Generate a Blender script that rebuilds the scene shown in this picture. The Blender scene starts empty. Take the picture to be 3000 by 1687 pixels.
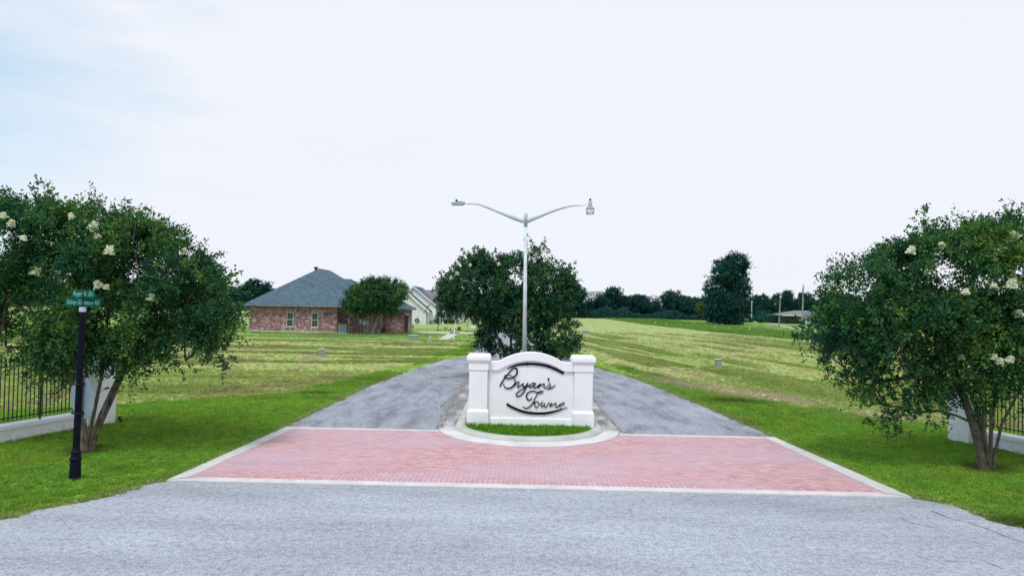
import bpy, math, random
import numpy as np
from mathutils import Vector, Matrix

random.seed(7)
rng = np.random.default_rng(7)
sc = bpy.context.scene
COL = sc.collection

# ------------------------------------------------------------------ camera
CAM_H = 3.4
PITCH = math.atan(51.5 / 2000.0)
ROLL = math.radians(1.0)
FWD = Vector((0, math.cos(PITCH), math.sin(PITCH)))
R0 = Vector((1, 0, 0))
U0 = Vector((0, -math.sin(PITCH), math.cos(PITCH)))
RIGHT = R0 * math.cos(ROLL) + U0 * math.sin(ROLL)
UP = -R0 * math.sin(ROLL) + U0 * math.cos(ROLL)
camd = bpy.data.cameras.new("camera")
camd.sensor_width = 36.0
camd.lens = 24.0
camd.clip_start = 0.1
camd.clip_end = 3000.0
cam = bpy.data.objects.new("camera", camd)
COL.objects.link(cam)
m = Matrix.Identity(4)
for i, v in enumerate((RIGHT, UP, -FWD)):
    for j in range(3):
        m[j][i] = v[j]
m[0][3], m[1][3], m[2][3] = 0, 0, CAM_H
cam.matrix_world = m
sc.camera = cam

def ray(px, py):
    return FWD + RIGHT * ((px - 1500) / 2000.0) + UP * ((843.5 - py) / 2000.0)
def gp(px, py, z=0.0):
    """surveyed ground point (metres)"""
    d = ray(px, py)
    t = (z - CAM_H) / d.z
    return (d.x * t, d.y * t)
def at(px, py, Y):
    """point on the vertical plane at distance Y: returns x, z"""
    d = ray(px, py)
    t = Y / d.y
    return (d.x * t, CAM_H + d.z * t)

# ------------------------------------------------------------------ world, sun, exposure
SUN_EL, SUN_AZ = math.radians(62), math.radians(205)   # azimuth clockwise from +Y
world = bpy.data.worlds.new("World")
sc.world = world
world.use_nodes = True
wn, wl = world.node_tree.nodes, world.node_tree.links
wn.clear()
w_out = wn.new("ShaderNodeOutputWorld")
w_bg = wn.new("ShaderNodeBackground")
w_bg.inputs["Strength"].default_value = 0.1
w_sky = wn.new("ShaderNodeTexSky")
w_sky.sky_type = 'NISHITA'
w_sky.sun_disc = False
w_sky.sun_elevation = SUN_EL
w_sky.sun_rotation = SUN_AZ
w_sky.altitude = 10
w_sky.air_density = 1.0
w_sky.dust_density = 1.5
w_tc = wn.new("ShaderNodeTexCoord")
w_map = wn.new("ShaderNodeMapping")
w_map.inputs["Scale"].default_value = (1.3, 1.3, 6.0)
w_map.inputs["Rotation"].default_value = (0.0, 0.12, 0.3)
w_n = wn.new("ShaderNodeTexNoise")
w_n.inputs["Scale"].default_value = 1.5
w_n.inputs["Detail"].default_value = 6
w_n.inputs["Roughness"].default_value = 0.55
w_sep = wn.new("ShaderNodeSeparateXYZ")
def wmath(op, a=None, b=None, clamp=False):
    n = wn.new("ShaderNodeMath"); n.operation = op; n.use_clamp = clamp
    for k, v in enumerate((a, b)):
        if v is None: continue
        if isinstance(v, (int, float)): n.inputs[k].default_value = v
        else: wl.new(v, n.inputs[k])
    return n.outputs[0]
wl.new(w_tc.outputs["Generated"], w_map.inputs["Vector"])
wl.new(w_map.outputs[0], w_n.inputs["Vector"])
wl.new(w_tc.outputs["Generated"], w_sep.inputs[0])
# cloud cover: closed overcast, thinner towards the west (-X)
cov = wmath('ADD', wmath('MULTIPLY', w_sep.outputs["X"], 2.6), 2.06)
cov = wmath('ADD', cov, wmath('MULTIPLY', wmath('SUBTRACT', w_n.outputs["Fac"], 0.5), 2.6), clamp=True)
cov = wmath('MAXIMUM', cov, 0.12)
w_mix = wn.new("ShaderNodeMix"); w_mix.data_type = 'RGBA'
wl.new(cov, w_mix.inputs["Factor"])
w_gain = wn.new("ShaderNodeMix"); w_gain.data_type = 'RGBA'
w_gain.inputs["Factor"].default_value = 0.62
wl.new(w_sky.outputs[0], w_gain.inputs["A"])
w_gain.inputs["B"].default_value = (4.3, 5.9, 7.1, 1)      # thin high veil in front of the blue
wl.new(w_gain.outputs["Result"], w_mix.inputs["A"])
# cloud deck, faintly uneven
w_ramp = wn.new("ShaderNodeMix"); w_ramp.data_type = 'RGBA'
wl.new(w_n.outputs["Fac"], w_ramp.inputs["Factor"])
w_ramp.inputs["A"].default_value = (5.62, 5.86, 6.40, 1)
w_ramp.inputs["B"].default_value = (5.92, 6.08, 6.52, 1)
wl.new(w_ramp.outputs["Result"], w_mix.inputs["B"])
wl.new(w_mix.outputs["Result"], w_bg.inputs["Color"])
wl.new(w_bg.outputs[0], w_out.inputs["Surface"])

sund = bpy.data.lights.new("sun", 'SUN')
sund.energy = 1.5
sund.angle = math.radians(14)
sund.color = (1.0, 0.965, 0.9)
sun = bpy.data.objects.new("sun", sund)
COL.objects.link(sun)
sdir = Vector((math.sin(SUN_AZ) * math.cos(SUN_EL), math.cos(SUN_AZ) * math.cos(SUN_EL), math.sin(SUN_EL)))
sun.rotation_euler = sdir.to_track_quat('Z', 'Y').to_euler()
sun.location = (0, -20, 60)

vs = sc.view_settings
sc.display_settings.display_device = 'sRGB'
vs.view_transform = 'Standard'
vs.look = 'None'
vs.exposure = 0.6
vs.gamma = 1.0
vs.use_curve_mapping = False
sc.render.engine = 'CYCLES'
sc.cycles.max_bounces = 6
sc.cycles.diffuse_bounces = 3
sc.cycles.glossy_bounces = 2
sc.cycles.transmission_bounces = 4
sc.cycles.transparent_max_bounces = 6
sc.cycles.use_adaptive_sampling = True
sc.cycles.use_denoising = True

# ------------------------------------------------------------------ helpers: materials
def new_mat(name):
    mt = bpy.data.materials.new(name)
    mt.use_nodes = True
    nt = mt.node_tree
    bsdf = nt.nodes["Principled BSDF"]
    return mt, nt, bsdf

def ND(nt, t, **kw):
    n = nt.nodes.new(t)
    for k, v in kw.items():
        if k.startswith("i_"):
            n.inputs[k[2:]].default_value = v
        else:
            setattr(n, k, v)
    return n

def nmath(nt, op, a, b=None, clamp=False):
    n = nt.nodes.new("ShaderNodeMath"); n.operation = op; n.use_clamp = clamp
    for k, v in enumerate((a, b)):
        if v is None: continue
        if isinstance(v, (int, float)): n.inputs[k].default_value = v
        else: nt.links.new(v, n.inputs[k])
    return n.outputs[0]

def ramp(nt, fac, stops):
    r = nt.nodes.new("ShaderNodeValToRGB")
    el = r.color_ramp.elements
    while len(el) < len(stops): el.new(0.5)
    for e, (p, c) in zip(el, stops):
        e.position = p
        e.color = (c[0], c[1], c[2], 1) if not isinstance(c, (int, float)) else (c, c, c, 1)
    nt.links.new(fac, r.inputs[0])
    return r.outputs[0]

def noise(nt, vec, scale, detail=4, rough=0.55):
    n = nt.nodes.new("ShaderNodeTexNoise")
    n.inputs["Scale"].default_value = scale
    n.inputs["Detail"].default_value = detail
    n.inputs["Roughness"].default_value = rough
    nt.links.new(vec, n.inputs["Vector"])
    return n.outputs["Fac"]

def mapped(nt, vec, scale=(1, 1, 1), rot=(0, 0, 0), loc=(0, 0, 0)):
    mp = nt.nodes.new("ShaderNodeMapping")
    mp.inputs["Scale"].default_value = scale
    mp.inputs["Rotation"].default_value = rot
    mp.inputs["Location"].default_value = loc
    nt.links.new(vec, mp.inputs["Vector"])
    return mp.outputs[0]

def mixc(nt, fac, a, b, mode='MIX'):
    n = nt.nodes.new("ShaderNodeMix"); n.data_type = 'RGBA'; n.blend_type = mode
    for sock, v in (("Factor", fac), ("A", a), ("B", b)):
        s = n.inputs[sock]
        if isinstance(v, (int, float)): s.default_value = v
        elif isinstance(v, tuple): s.default_value = (v[0], v[1], v[2], 1)
        else: nt.links.new(v, s)
    return n.outputs["Result"]

def bump(nt, bsdf, h, strength=0.3, dist=0.02):
    b = nt.nodes.new("ShaderNodeBump")
    b.inputs["Strength"].default_value = strength
    b.inputs["Distance"].default_value = dist
    nt.links.new(h, b.inputs["Height"])
    nt.links.new(b.outputs[0], bsdf.inputs["Normal"])

def geopos(nt):
    return nt.nodes.new("ShaderNodeNewGeometry").outputs["Position"]
def objpos(nt):
    return nt.nodes.new("ShaderNodeTexCoord").outputs["Object"]

def simple(name, c, rough=0.6, metal=0.0, var=0.12, vscale=3.0, spec=0.4, bmp=0.0, bscale=40):
    mt, nt, b = new_mat(name)
    p = geopos(nt)
    n = noise(nt, p, vscale, 5)
    lo = tuple(x * (1 - var) for x in c); hi = tuple(min(1, x * (1 + var)) for x in c)
    nt.links.new(ramp(nt, n, [(0.3, lo), (0.7, hi)]), b.inputs["Base Color"])
    b.inputs["Roughness"].default_value = rough
    b.inputs["Metallic"].default_value = metal
    b.inputs["Specular IOR Level"].default_value = spec
    if bmp: bump(nt, b, noise(nt, p, bscale, 3), bmp, 0.01)
    return mt

M = {}
# asphalt ---------------------------------------------------------------
def asphalt(name, base, streak, patch, coarse, cracks=0.0):
    mt, nt, b = new_mat(name)
    p = geopos(nt)
    big = noise(nt, mapped(nt, p, streak, rot=(0, 0, 0.12)), 1.0, 12, 0.74)
    big2 = noise(nt, mapped(nt, p, (streak[0] * 2.5, streak[1] * 2.5, 1), loc=(9, 4, 0)), 1.0, 5, 0.6)
    fine = noise(nt, p, coarse, 2, 0.6)
    mid = noise(nt, p, coarse * 0.28, 4, 0.7)
    col = ramp(nt, big, [(0.36, tuple(x * patch for x in base)), (0.5, tuple(x * 0.93 for x in base)), (0.66, tuple(x * 1.13 for x in base))])
    col = mixc(nt, 1.0, col, ramp(nt, big2, [(0.35, patch * 1.18), (0.5, 1.0), (0.7, 1.06)]), 'MULTIPLY')
    col = mixc(nt, 1.0, col, ramp(nt, fine, [(0.30, 0.62), (0.48, 0.96), (0.7, 1.28)]), 'MULTIPLY')
    col = mixc(nt, 1.0, col, ramp(nt, mid, [(0.34, 0.72), (0.52, 1.0), (0.7, 1.12)]), 'MULTIPLY')
    if cracks:
        v = nt.nodes.new("ShaderNodeTexVoronoi"); v.feature = 'DISTANCE_TO_EDGE'
        v.inputs["Scale"].default_value = 0.55
        wob = noise(nt, p, 3.0, 4)
        vv = mixc(nt, 0.35, p, nt.nodes.new("ShaderNodeTexNoise").outputs["Color"])
        add = nt.nodes.new("ShaderNodeVectorMath"); add.operation = 'ADD'
        n3 = nt.nodes.new("ShaderNodeTexNoise"); n3.inputs["Scale"].default_value = 1.3; n3.inputs["Detail"].default_value = 5
        nt.links.new(p, n3.inputs["Vector"])
        nt.links.new(p, add.inputs[0]); nt.links.new(n3.outputs["Color"], add.inputs[1])
        nt.links.new(add.outputs[0], v.inputs["Vector"])
        line = ramp(nt, v.outputs["Distance"], [(0.0, 1.0), (0.012, 0.0)])
        msk = ramp(nt, noise(nt, p, 0.45, 2), [(0.52, 0.0), (0.6, 1.0)])
        f = nmath(nt, 'MULTIPLY', line, msk)
        f = nmath(nt, 'MULTIPLY', f, cracks)
        col = mixc(nt, f, col, (0.07, 0.07, 0.08))
    nt.links.new(col, b.inputs["Base Color"])
    b.inputs["Roughness"].default_value = 0.9
    b.inputs["Specular IOR Level"].default_value = 0.25
    bump(nt, b, fine, 0.6, 0.012)
    return mt
M['road'] = asphalt("chip_seal", (0.37, 0.405, 0.47), (0.10, 0.35, 1), 0.76, 34, 0.0)
M['lane'] = asphalt("worn_asphalt", (0.305, 0.33, 0.39), (0.8, 0.22, 1), 0.60, 34, 0.8)

def concrete(name, base, stain=0.0):
    mt, nt, b = new_mat(name)
    p = geopos(nt)
    a = noise(nt, p, 1.6, 6, 0.65)
    f = noise(nt, p, 30, 3, 0.6)
    col = ramp(nt, a, [(0.3, tuple(x * 0.78 for x in base)), (0.55, base), (0.75, tuple(min(1, x * 1.08) for x in base))])
    col = mixc(nt, 1.0, col, ramp(nt, f, [(0.3, 0.86), (0.7, 1.08)]), 'MULTIPLY')
    if stain:
        sp = nt.nodes.new("ShaderNodeSeparateXYZ"); nt.links.new(p, sp.inputs[0])
        yy = nmath(nt, 'MULTIPLY', nmath(nt, 'SUBTRACT', sp.outputs["Y"], 18.3), 1.1, clamp=True)
        st = noise(nt, mapped(nt, p, (1.5, 0.6, 1)), 1.4, 5, 0.65)
        k = nmath(nt, 'MULTIPLY', yy, ramp(nt, st, [(0.32, 0.25), (0.55, 1.0)]))
        col = mixc(nt, nmath(nt, 'MULTIPLY', k, stain), col, (0.10, 0.11, 0.12))
    nt.links.new(col, b.inputs["Base Color"])
    b.inputs["Roughness"].default_value = 0.85
    bump(nt, b, f, 0.25, 0.01)
    return mt
M['conc'] = concrete("pale_concrete", (0.60, 0.58, 0.60))
M['apron'] = concrete("apron_concrete", (0.62, 0.62, 0.64), 0.85)
M['kerb'] = concrete("kerb_concrete", (0.46, 0.49, 0.45))
M['sideconc'] = concrete("side_band_concrete", (0.55, 0.56, 0.555))
M['joint'] = concrete("joint_sand", (0.33, 0.24, 0.25))
M['walk'] = concrete("far_walk", (0.50, 0.50, 0.48))
M['gravel'] = concrete("gravel_drive", (0.34, 0.36, 0.30))

# brick pavers ------------------------------------------------------------
def paver():
    mt, nt, b = new_mat("clay_paver")
    p = geopos(nt)
    oi = nt.nodes.new("ShaderNodeObjectInfo")
    at_ = nt.nodes.new("ShaderNodeAttribute"); at_.attribute_name = "tone"
    t = nmath(nt, 'FRACT', nmath(nt, 'ADD', at_.outputs["Fac"], oi.outputs["Random"]))
    col = ramp(nt, t, [(0.0, (0.42, 0.245, 0.265)), (0.3, (0.49, 0.285, 0.31)), (0.75, (0.53, 0.315, 0.34)), (1.0, (0.55, 0.375, 0.395))])
    big = noise(nt, mapped(nt, p, (0.28, 0.55, 1)), 1.0, 5, 0.6)
    col = mixc(nt, ramp(nt, big, [(0.38, 0.0), (0.66, 0.75)]), col, (0.49, 0.37, 0.46))
    f = noise(nt, p, 45, 3, 0.6)
    col = mixc(nt, 1.0, col, ramp(nt, f, [(0.3, 0.82), (0.7, 1.12)]), 'MULTIPLY')
    nt.links.new(col, b.inputs["Base Color"])
    b.inputs["Roughness"].default_value = 0.85
    bump(nt, b, f, 0.3, 0.006)
    return mt
M['paver'] = paver()

def whitepaint(name, base=(0.83, 0.855, 0.90)):
    mt, nt, b = new_mat(name)
    p = geopos(nt)
    a = noise(nt, mapped(nt, p, (1, 1, 0.5)), 2.2, 6, 0.6)
    f = noise(nt, p, 60, 3, 0.6)
    sp = nt.nodes.new("ShaderNodeSeparateXYZ"); nt.links.new(p, sp.inputs[0])
    low = nmath(nt, 'SUBTRACT', 1.0, nmath(nt, 'MULTIPLY', nmath(nt, 'SUBTRACT', sp.outputs["Z"], 0.1), 4.5, clamp=True), clamp=True)
    st = nmath(nt, 'MULTIPLY', low, ramp(nt, noise(nt, p, 7, 4, 0.7), [(0.45, 0.0), (0.7, 0.55)]))
    col = ramp(nt, a, [(0.3, tuple(x * 0.94 for x in base)), (0.6, base)])
    col = mixc(nt, st, col, (0.36, 0.40, 0.30))
    nt.links.new(col, b.inputs["Base Color"])
    b.inputs["Roughness"].default_value = 0.55
    bump(nt, b, f, 0.2, 0.004)
    return mt
M['white'] = whitepaint("white_painted_brick")
M['whiteshade'] = whitepaint("white_painted_render", (0.84, 0.865, 0.91))
M['ink'] = simple("navy_black_metal", (0.003, 0.005, 0.014), 0.6, 0.0, 0.1, 3.0, 0.12)
M['black'] = simple("black_enamel", (0.004, 0.005, 0.014), 0.5, 0.0, 0.2, 3.0, 0.15)
M['iron'] = simple("black_iron", (0.012, 0.014, 0.018), 0.45)
M['galv'] = simple("galvanised_steel", (0.55, 0.61, 0.66), 0.55, 0.0, 0.2, 2.2)
M['lamp_grey'] = simple("lamp_grey", (0.36, 0.44, 0.50), 0.5, 0.0)
M['alu'] = simple("aluminium_back", (0.20, 0.27, 0.33), 0.5, 0.0, 0.1)
M['red'] = simple("sign_red", (0.45, 0.02, 0.02), 0.4)
M['signgreen'] = simple("sign_green", (0.0, 0.085, 0.06), 0.6, 0, 0.15, 3, 0.1)
M['signtext'] = simple("sign_lettering", (0.22, 0.50, 0.45), 0.5)
M['boxgreen'] = simple("pale_green_enamel", (0.20, 0.29, 0.27), 0.5)
M['boxlid'] = simple("pale_lid", (0.52, 0.58, 0.52), 0.5)
M['plasticwhite'] = simple("white_plastic", (0.72, 0.73, 0.70), 0.5)
M['creampipe'] = simple("cream_downpipe", (0.55, 0.55, 0.45), 0.5)
M['pole_wood'] = simple("weathered_pole", (0.22, 0.22, 0.20), 0.8, 0, 0.3, 2)
M['bark'] = simple("smooth_tan_bark", (0.125, 0.105, 0.085), 0.85, 0, 0.6, 6, 0.2, 0.5, 18)
M['darkbark'] = simple("dark_bark", (0.055, 0.05, 0.045), 0.9, 0, 0.4, 3, 0.2, 0.5, 8)
M['palebark'] = simple("pale_grey_bark", (0.20, 0.20, 0.20), 0.85, 0, 0.3, 4)
M['trim'] = simple("grey_trim", (0.20, 0.23, 0.25), 0.5)
M['whitetrim'] = simple("white_trim", (0.72, 0.73, 0.75), 0.5, 0, 0.05)
M['siding'] = simple("white_siding", (0.86, 0.87, 0.90), 0.6, 0, 0.06)
M['door'] = simple("brown_door", (0.14, 0.10, 0.11), 0.5)
M['garage'] = simple("pale_garage_door", (0.46, 0.46, 0.46), 0.5, 0, 0.05)
M['dark_in'] = simple("deep_shadow_room", (0.02, 0.03, 0.035), 0.6)
M['terracotta'] = simple("pale_pot", (0.5, 0.5, 0.42), 0.7)
M['tyre'] = simple("tyre_rubber", (0.02, 0.02, 0.022), 0.8)
M['carpaint'] = simple("silver_paint", (0.42, 0.45, 0.50), 0.25, 0.4, 0.03)
def glass():
    mt, nt, b = new_mat("window_glass")
    b.inputs["Base Color"].default_value = (0.02, 0.045, 0.05, 1)
    b.inputs["Roughness"].default_value = 0.08
    b.inputs["Specular IOR Level"].default_value = 0.5
    return mt
M['glass'] = glass()
def clear():
    mt, nt, b = new_mat("clear_refractor")
    b.inputs["Base Color"].default_value = (0.9, 0.95, 1, 1)
    b.inputs["Roughness"].default_value = 0.25
    b.inputs["Transmission Weight"].default_value = 0.75
    b.inputs["IOR"].default_value = 1.3
    return mt
M['clear'] = clear()

def housebrick(name, stops, mortar):
    mt, nt, b = new_mat(name)
    p = objpos(nt)
    sp = nt.nodes.new("ShaderNodeSeparateXYZ"); nt.links.new(p, sp.inputs[0])
    u = nmath(nt, 'ADD', sp.outputs["X"], sp.outputs["Y"])
    row = nmath(nt, 'FLOOR', nmath(nt, 'DIVIDE', sp.outputs["Z"], 0.082))
    off = nmath(nt, 'MULTIPLY', nmath(nt, 'FLOORED_MODULO', row, 2.0), 0.5)
    cu = nmath(nt, 'ADD', nmath(nt, 'DIVIDE', u, 0.235), off)
    cb = nt.nodes.new("ShaderNodeCombineXYZ")
    nt.links.new(nmath(nt, 'FLOOR', cu), cb.inputs[0]); nt.links.new(row, cb.inputs[1])
    wnz = nt.nodes.new("ShaderNodeTexWhiteNoise"); wnz.noise_dimensions = '2D'
    nt.links.new(cb.outputs[0], wnz.inputs["Vector"])
    cl = noise(nt, p, 2.2, 3, 0.6)
    t = nmath(nt, 'ADD', nmath(nt, 'MULTIPLY', wnz.outputs["Value"], 0.8), nmath(nt, 'MULTIPLY', nmath(nt, 'SUBTRACT', cl, 0.5), 1.0), clamp=True)
    col = ramp(nt, t, stops)
    ju = nmath(nt, 'LESS_THAN', nmath(nt, 'FRACT', cu), 0.05)
    jv = nmath(nt, 'LESS_THAN', nmath(nt, 'FRACT', nmath(nt, 'DIVIDE', sp.outputs["Z"], 0.082)), 0.14)
    col = mixc(nt, nmath(nt, 'MAXIMUM', ju, jv), col, mortar)
    nt.links.new(col, b.inputs["Base Color"])
    b.inputs["Roughness"].default_value = 0.9
    return mt
M['redbrick'] = housebrick("red_house_brick", [(0.0, (0.13, 0.06, 0.07)), (0.3, (0.24, 0.10, 0.11)), (0.55, (0.30, 0.15, 0.16)), (0.68, (0.34, 0.21, 0.22)), (0.78, (0.58, 0.50, 0.50))], (0.30, 0.23, 0.24))
M['whitebrick'] = housebrick("pale_house_brick", [(0.0, (0.46, 0.45, 0.50)), (0.35, (0.66, 0.65, 0.70)), (0.8, (0.78, 0.77, 0.82))], (0.68, 0.67, 0.71))
def shingle(name, base):
    mt, nt, b = new_mat(name)
    p = objpos(nt)
    sp = nt.nodes.new("ShaderNodeSeparateXYZ"); nt.links.new(p, sp.inputs[0])
    row = nmath(nt, 'FLOOR', nmath(nt, 'DIVIDE', sp.outputs["Z"], 0.10))
    u = nmath(nt, 'ADD', sp.outputs["X"], nmath(nt, 'MULTIPLY', sp.outputs["Y"], 0.9))
    cu = nmath(nt, 'ADD', nmath(nt, 'DIVIDE', u, 0.28), nmath(nt, 'MULTIPLY', row, 0.37))
    cb = nt.nodes.new("ShaderNodeCombineXYZ")
    nt.links.new(nmath(nt, 'FLOOR', cu), cb.inputs[0]); nt.links.new(row, cb.inputs[1])
    wnz = nt.nodes.new("ShaderNodeTexWhiteNoise"); wnz.noise_dimensions = '2D'
    nt.links.new(cb.outputs[0], wnz.inputs["Vector"])
    col = ramp(nt, wnz.outputs["Value"], [(0.0, tuple(x * 0.72 for x in base)), (1.0, tuple(x * 1.25 for x in base))])
    jv = nmath(nt, 'LESS_THAN', nmath(nt, 'FRACT', nmath(nt, 'DIVIDE', sp.outputs["Z"], 0.10)), 0.2)
    col = mixc(nt, nmath(nt, 'MULTIPLY', jv, 0.35), col, tuple(x * 0.5 for x in base))
    col = mixc(nt, 1.0, col, ramp(nt, noise(nt, p, 0.5, 4), [(0.3, 0.9), (0.7, 1.1)]), 'MULTIPLY')
    nt.links.new(col, b.inputs["Base Color"])
    b.inputs["Roughness"].default_value = 0.9
    return mt
M['roofblue'] = shingle("blue_grey_shingle", (0.062, 0.112, 0.155))
M['roofbrown'] = shingle("brown_grey_shingle", (0.17, 0.155, 0.17))

# foliage ----------------------------------------------------------------
def leafmat(name, stops, trans=0.25, rough=0.55):
    mt = bpy.data.materials.new(name); mt.use_nodes = True
    nt = mt.node_tree; nt.nodes.clear()
    out = nt.nodes.new("ShaderNodeOutputMaterial")
    at_ = nt.nodes.new("ShaderNodeAttribute"); at_.attribute_name = "tone"
    col = ramp(nt, at_.outputs["Fac"], stops)
    pr = nt.nodes.new("ShaderNodeBsdfPrincipled")
    pr.inputs["Roughness"].default_value = rough
    pr.inputs["Specular IOR Level"].default_value = 0.08
    tr = nt.nodes.new("ShaderNodeBsdfTranslucent")
    nt.links.new(col, pr.inputs["Base Color"])
    c2 = mixc(nt, 1.0, col, (1.2, 1.25, 0.6), 'MULTIPLY')
    nt.links.new(c2, tr.inputs["Color"])
    mx = nt.nodes.new("ShaderNodeMixShader"); mx.inputs[0].default_value = trans
    nt.links.new(pr.outputs[0], mx.inputs[1]); nt.links.new(tr.outputs[0], mx.inputs[2])
    nt.links.new(mx.outputs[0], out.inputs["Surface"])
    return mt
M['leaf'] = leafmat("myrtle_leaf", [(0.0, (0.010, 0.050, 0.044)), (0.34, (0.022, 0.100, 0.052)), (0.62, (0.066, 0.170, 0.040)), (0.86, (0.160, 0.235, 0.036)), (1.0, (0.20, 0.14, 0.04))])
M['leafdark'] = leafmat("dark_leaf", [(0.0, (0.007, 0.038, 0.040)), (0.42, (0.018, 0.080, 0.050)), (0.75, (0.062, 0.160, 0.046)), (1.0, (0.12, 0.21, 0.045))], 0.15)
M['leaffar'] = leafmat("far_leaf", [(0.0, (0.006, 0.042, 0.055)), (0.5, (0.015, 0.078, 0.075)), (0.85, (0.034, 0.115, 0.070)), (1.0, (0.07, 0.15, 0.06))], 0.12)  # distance haze put into the leaf colour as a blue tint
M['leafbright'] = leafmat("bright_leaf", [(0.0, (0.03, 0.07, 0.02)), (0.5, (0.08, 0.15, 0.03)), (1.0, (0.20, 0.26, 0.04))], 0.2)
M['petal'] = leafmat("white_petal", [(0.0, (0.70, 0.74, 0.60)), (1.0, (0.90, 0.90, 0.86))], 0.3)

def grassmat(name, emul=1.0):
    mt = bpy.data.materials.new(name); mt.use_nodes = True
    nt = mt.node_tree; nt.nodes.clear()
    out = nt.nodes.new("ShaderNodeOutputMaterial")
    ai = nt.nodes.new("ShaderNodeAttribute"); ai.attribute_type = 'INSTANCER'; ai.attribute_name = "gcol"
    at_ = nt.nodes.new("ShaderNodeAttribute"); at_.attribute_name = "tone"
    k = ramp(nt, at_.outputs["Fac"], [(0.0, 0.55), (0.5, 0.95), (1.0, 1.45)])
    col = mixc(nt, 1.0, ai.outputs["Color"], k, 'MULTIPLY')
    df = nt.nodes.new("ShaderNodeBsdfDiffuse"); nt.links.new(col, df.inputs["Color"])
    tr = nt.nodes.new("ShaderNodeBsdfTranslucent"); nt.links.new(col, tr.inputs["Color"])
    mx = nt.nodes.new("ShaderNodeMixShader"); mx.inputs[0].default_value = 0.35
    nt.links.new(df.outputs[0], mx.inputs[1]); nt.links.new(tr.outputs[0], mx.inputs[2])
    nt.links.new(mx.outputs[0], out.inputs["Surface"])
    return mt
M['blade'] = grassmat("grass_blade")

def groundmat():
    mt, nt, b = new_mat("turf")
    p = geopos(nt)
    va = nt.nodes.new("ShaderNodeAttribute"); va.attribute_name = "gcol"
    a = noise(nt, p, 14, 4, 0.7)
    c = noise(nt, p, 3.0, 5, 0.65)
    d = noise(nt, mapped(nt, p, (0.35, 1.6, 1)), 1.2, 5, 0.6)
    col = mixc(nt, 1.0, va.outputs["Color"], ramp(nt, a, [(0.28, 0.62), (0.5, 1.0), (0.72, 1.3)]), 'MULTIPLY')
    col = mixc(nt, 1.0, col, ramp(nt, c, [(0.3, 0.80), (0.7, 1.16)]), 'MULTIPLY')
    col = mixc(nt, 1.0, col, ramp(nt, d, [(0.3, 0.88), (0.7, 1.10)]), 'MULTIPLY')
    nt.links.new(col, b.inputs["Base Color"])
    b.inputs["Roughness"].default_value = 0.95
    b.inputs["Specular IOR Level"].default_value = 0.1
    sx_n = nt.nodes.new('ShaderNodeSeparateXYZ'); nt.links.new(p, sx_n.inputs[0])
    e_ = noise(nt, mapped(nt, p, (2.6, 0.16, 1), rot=(0, 0, -0.13)), 1.0, 6, 0.6)
    mk = nmath(nt, 'MULTIPLY', nmath(nt, 'SUBTRACT', sx_n.outputs['X'], 4.0), 0.2, clamp=True)
    col = mixc(nt, mk, col, mixc(nt, 1.0, col, ramp(nt, e_, [(0.36, 0.72), (0.5, 1.0), (0.66, 1.14)]), 'MULTIPLY'))
    nt.links.new(col, b.inputs['Base Color'])
    bump(nt, b, a, 0.8, 0.05)
    return mt
M['turf'] = groundmat()

# ------------------------------------------------------------------ helpers: objects
def tag(o, label=None, cat=None, group=None, kind=None):
    if label: o['label'] = label
    if cat: o['category'] = cat
    if group: o['group'] = group
    if kind: o['kind'] = kind
    return o
def empty(name, loc, label, cat, group=None, rz=0.0):
    o = bpy.data.objects.new(name, None)
    o.empty_display_size = 0.2
    o.location = loc
    o.rotation_euler = (0, 0, rz)
    COL.objects.link(o)
    return tag(o, label, cat, group)

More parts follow.
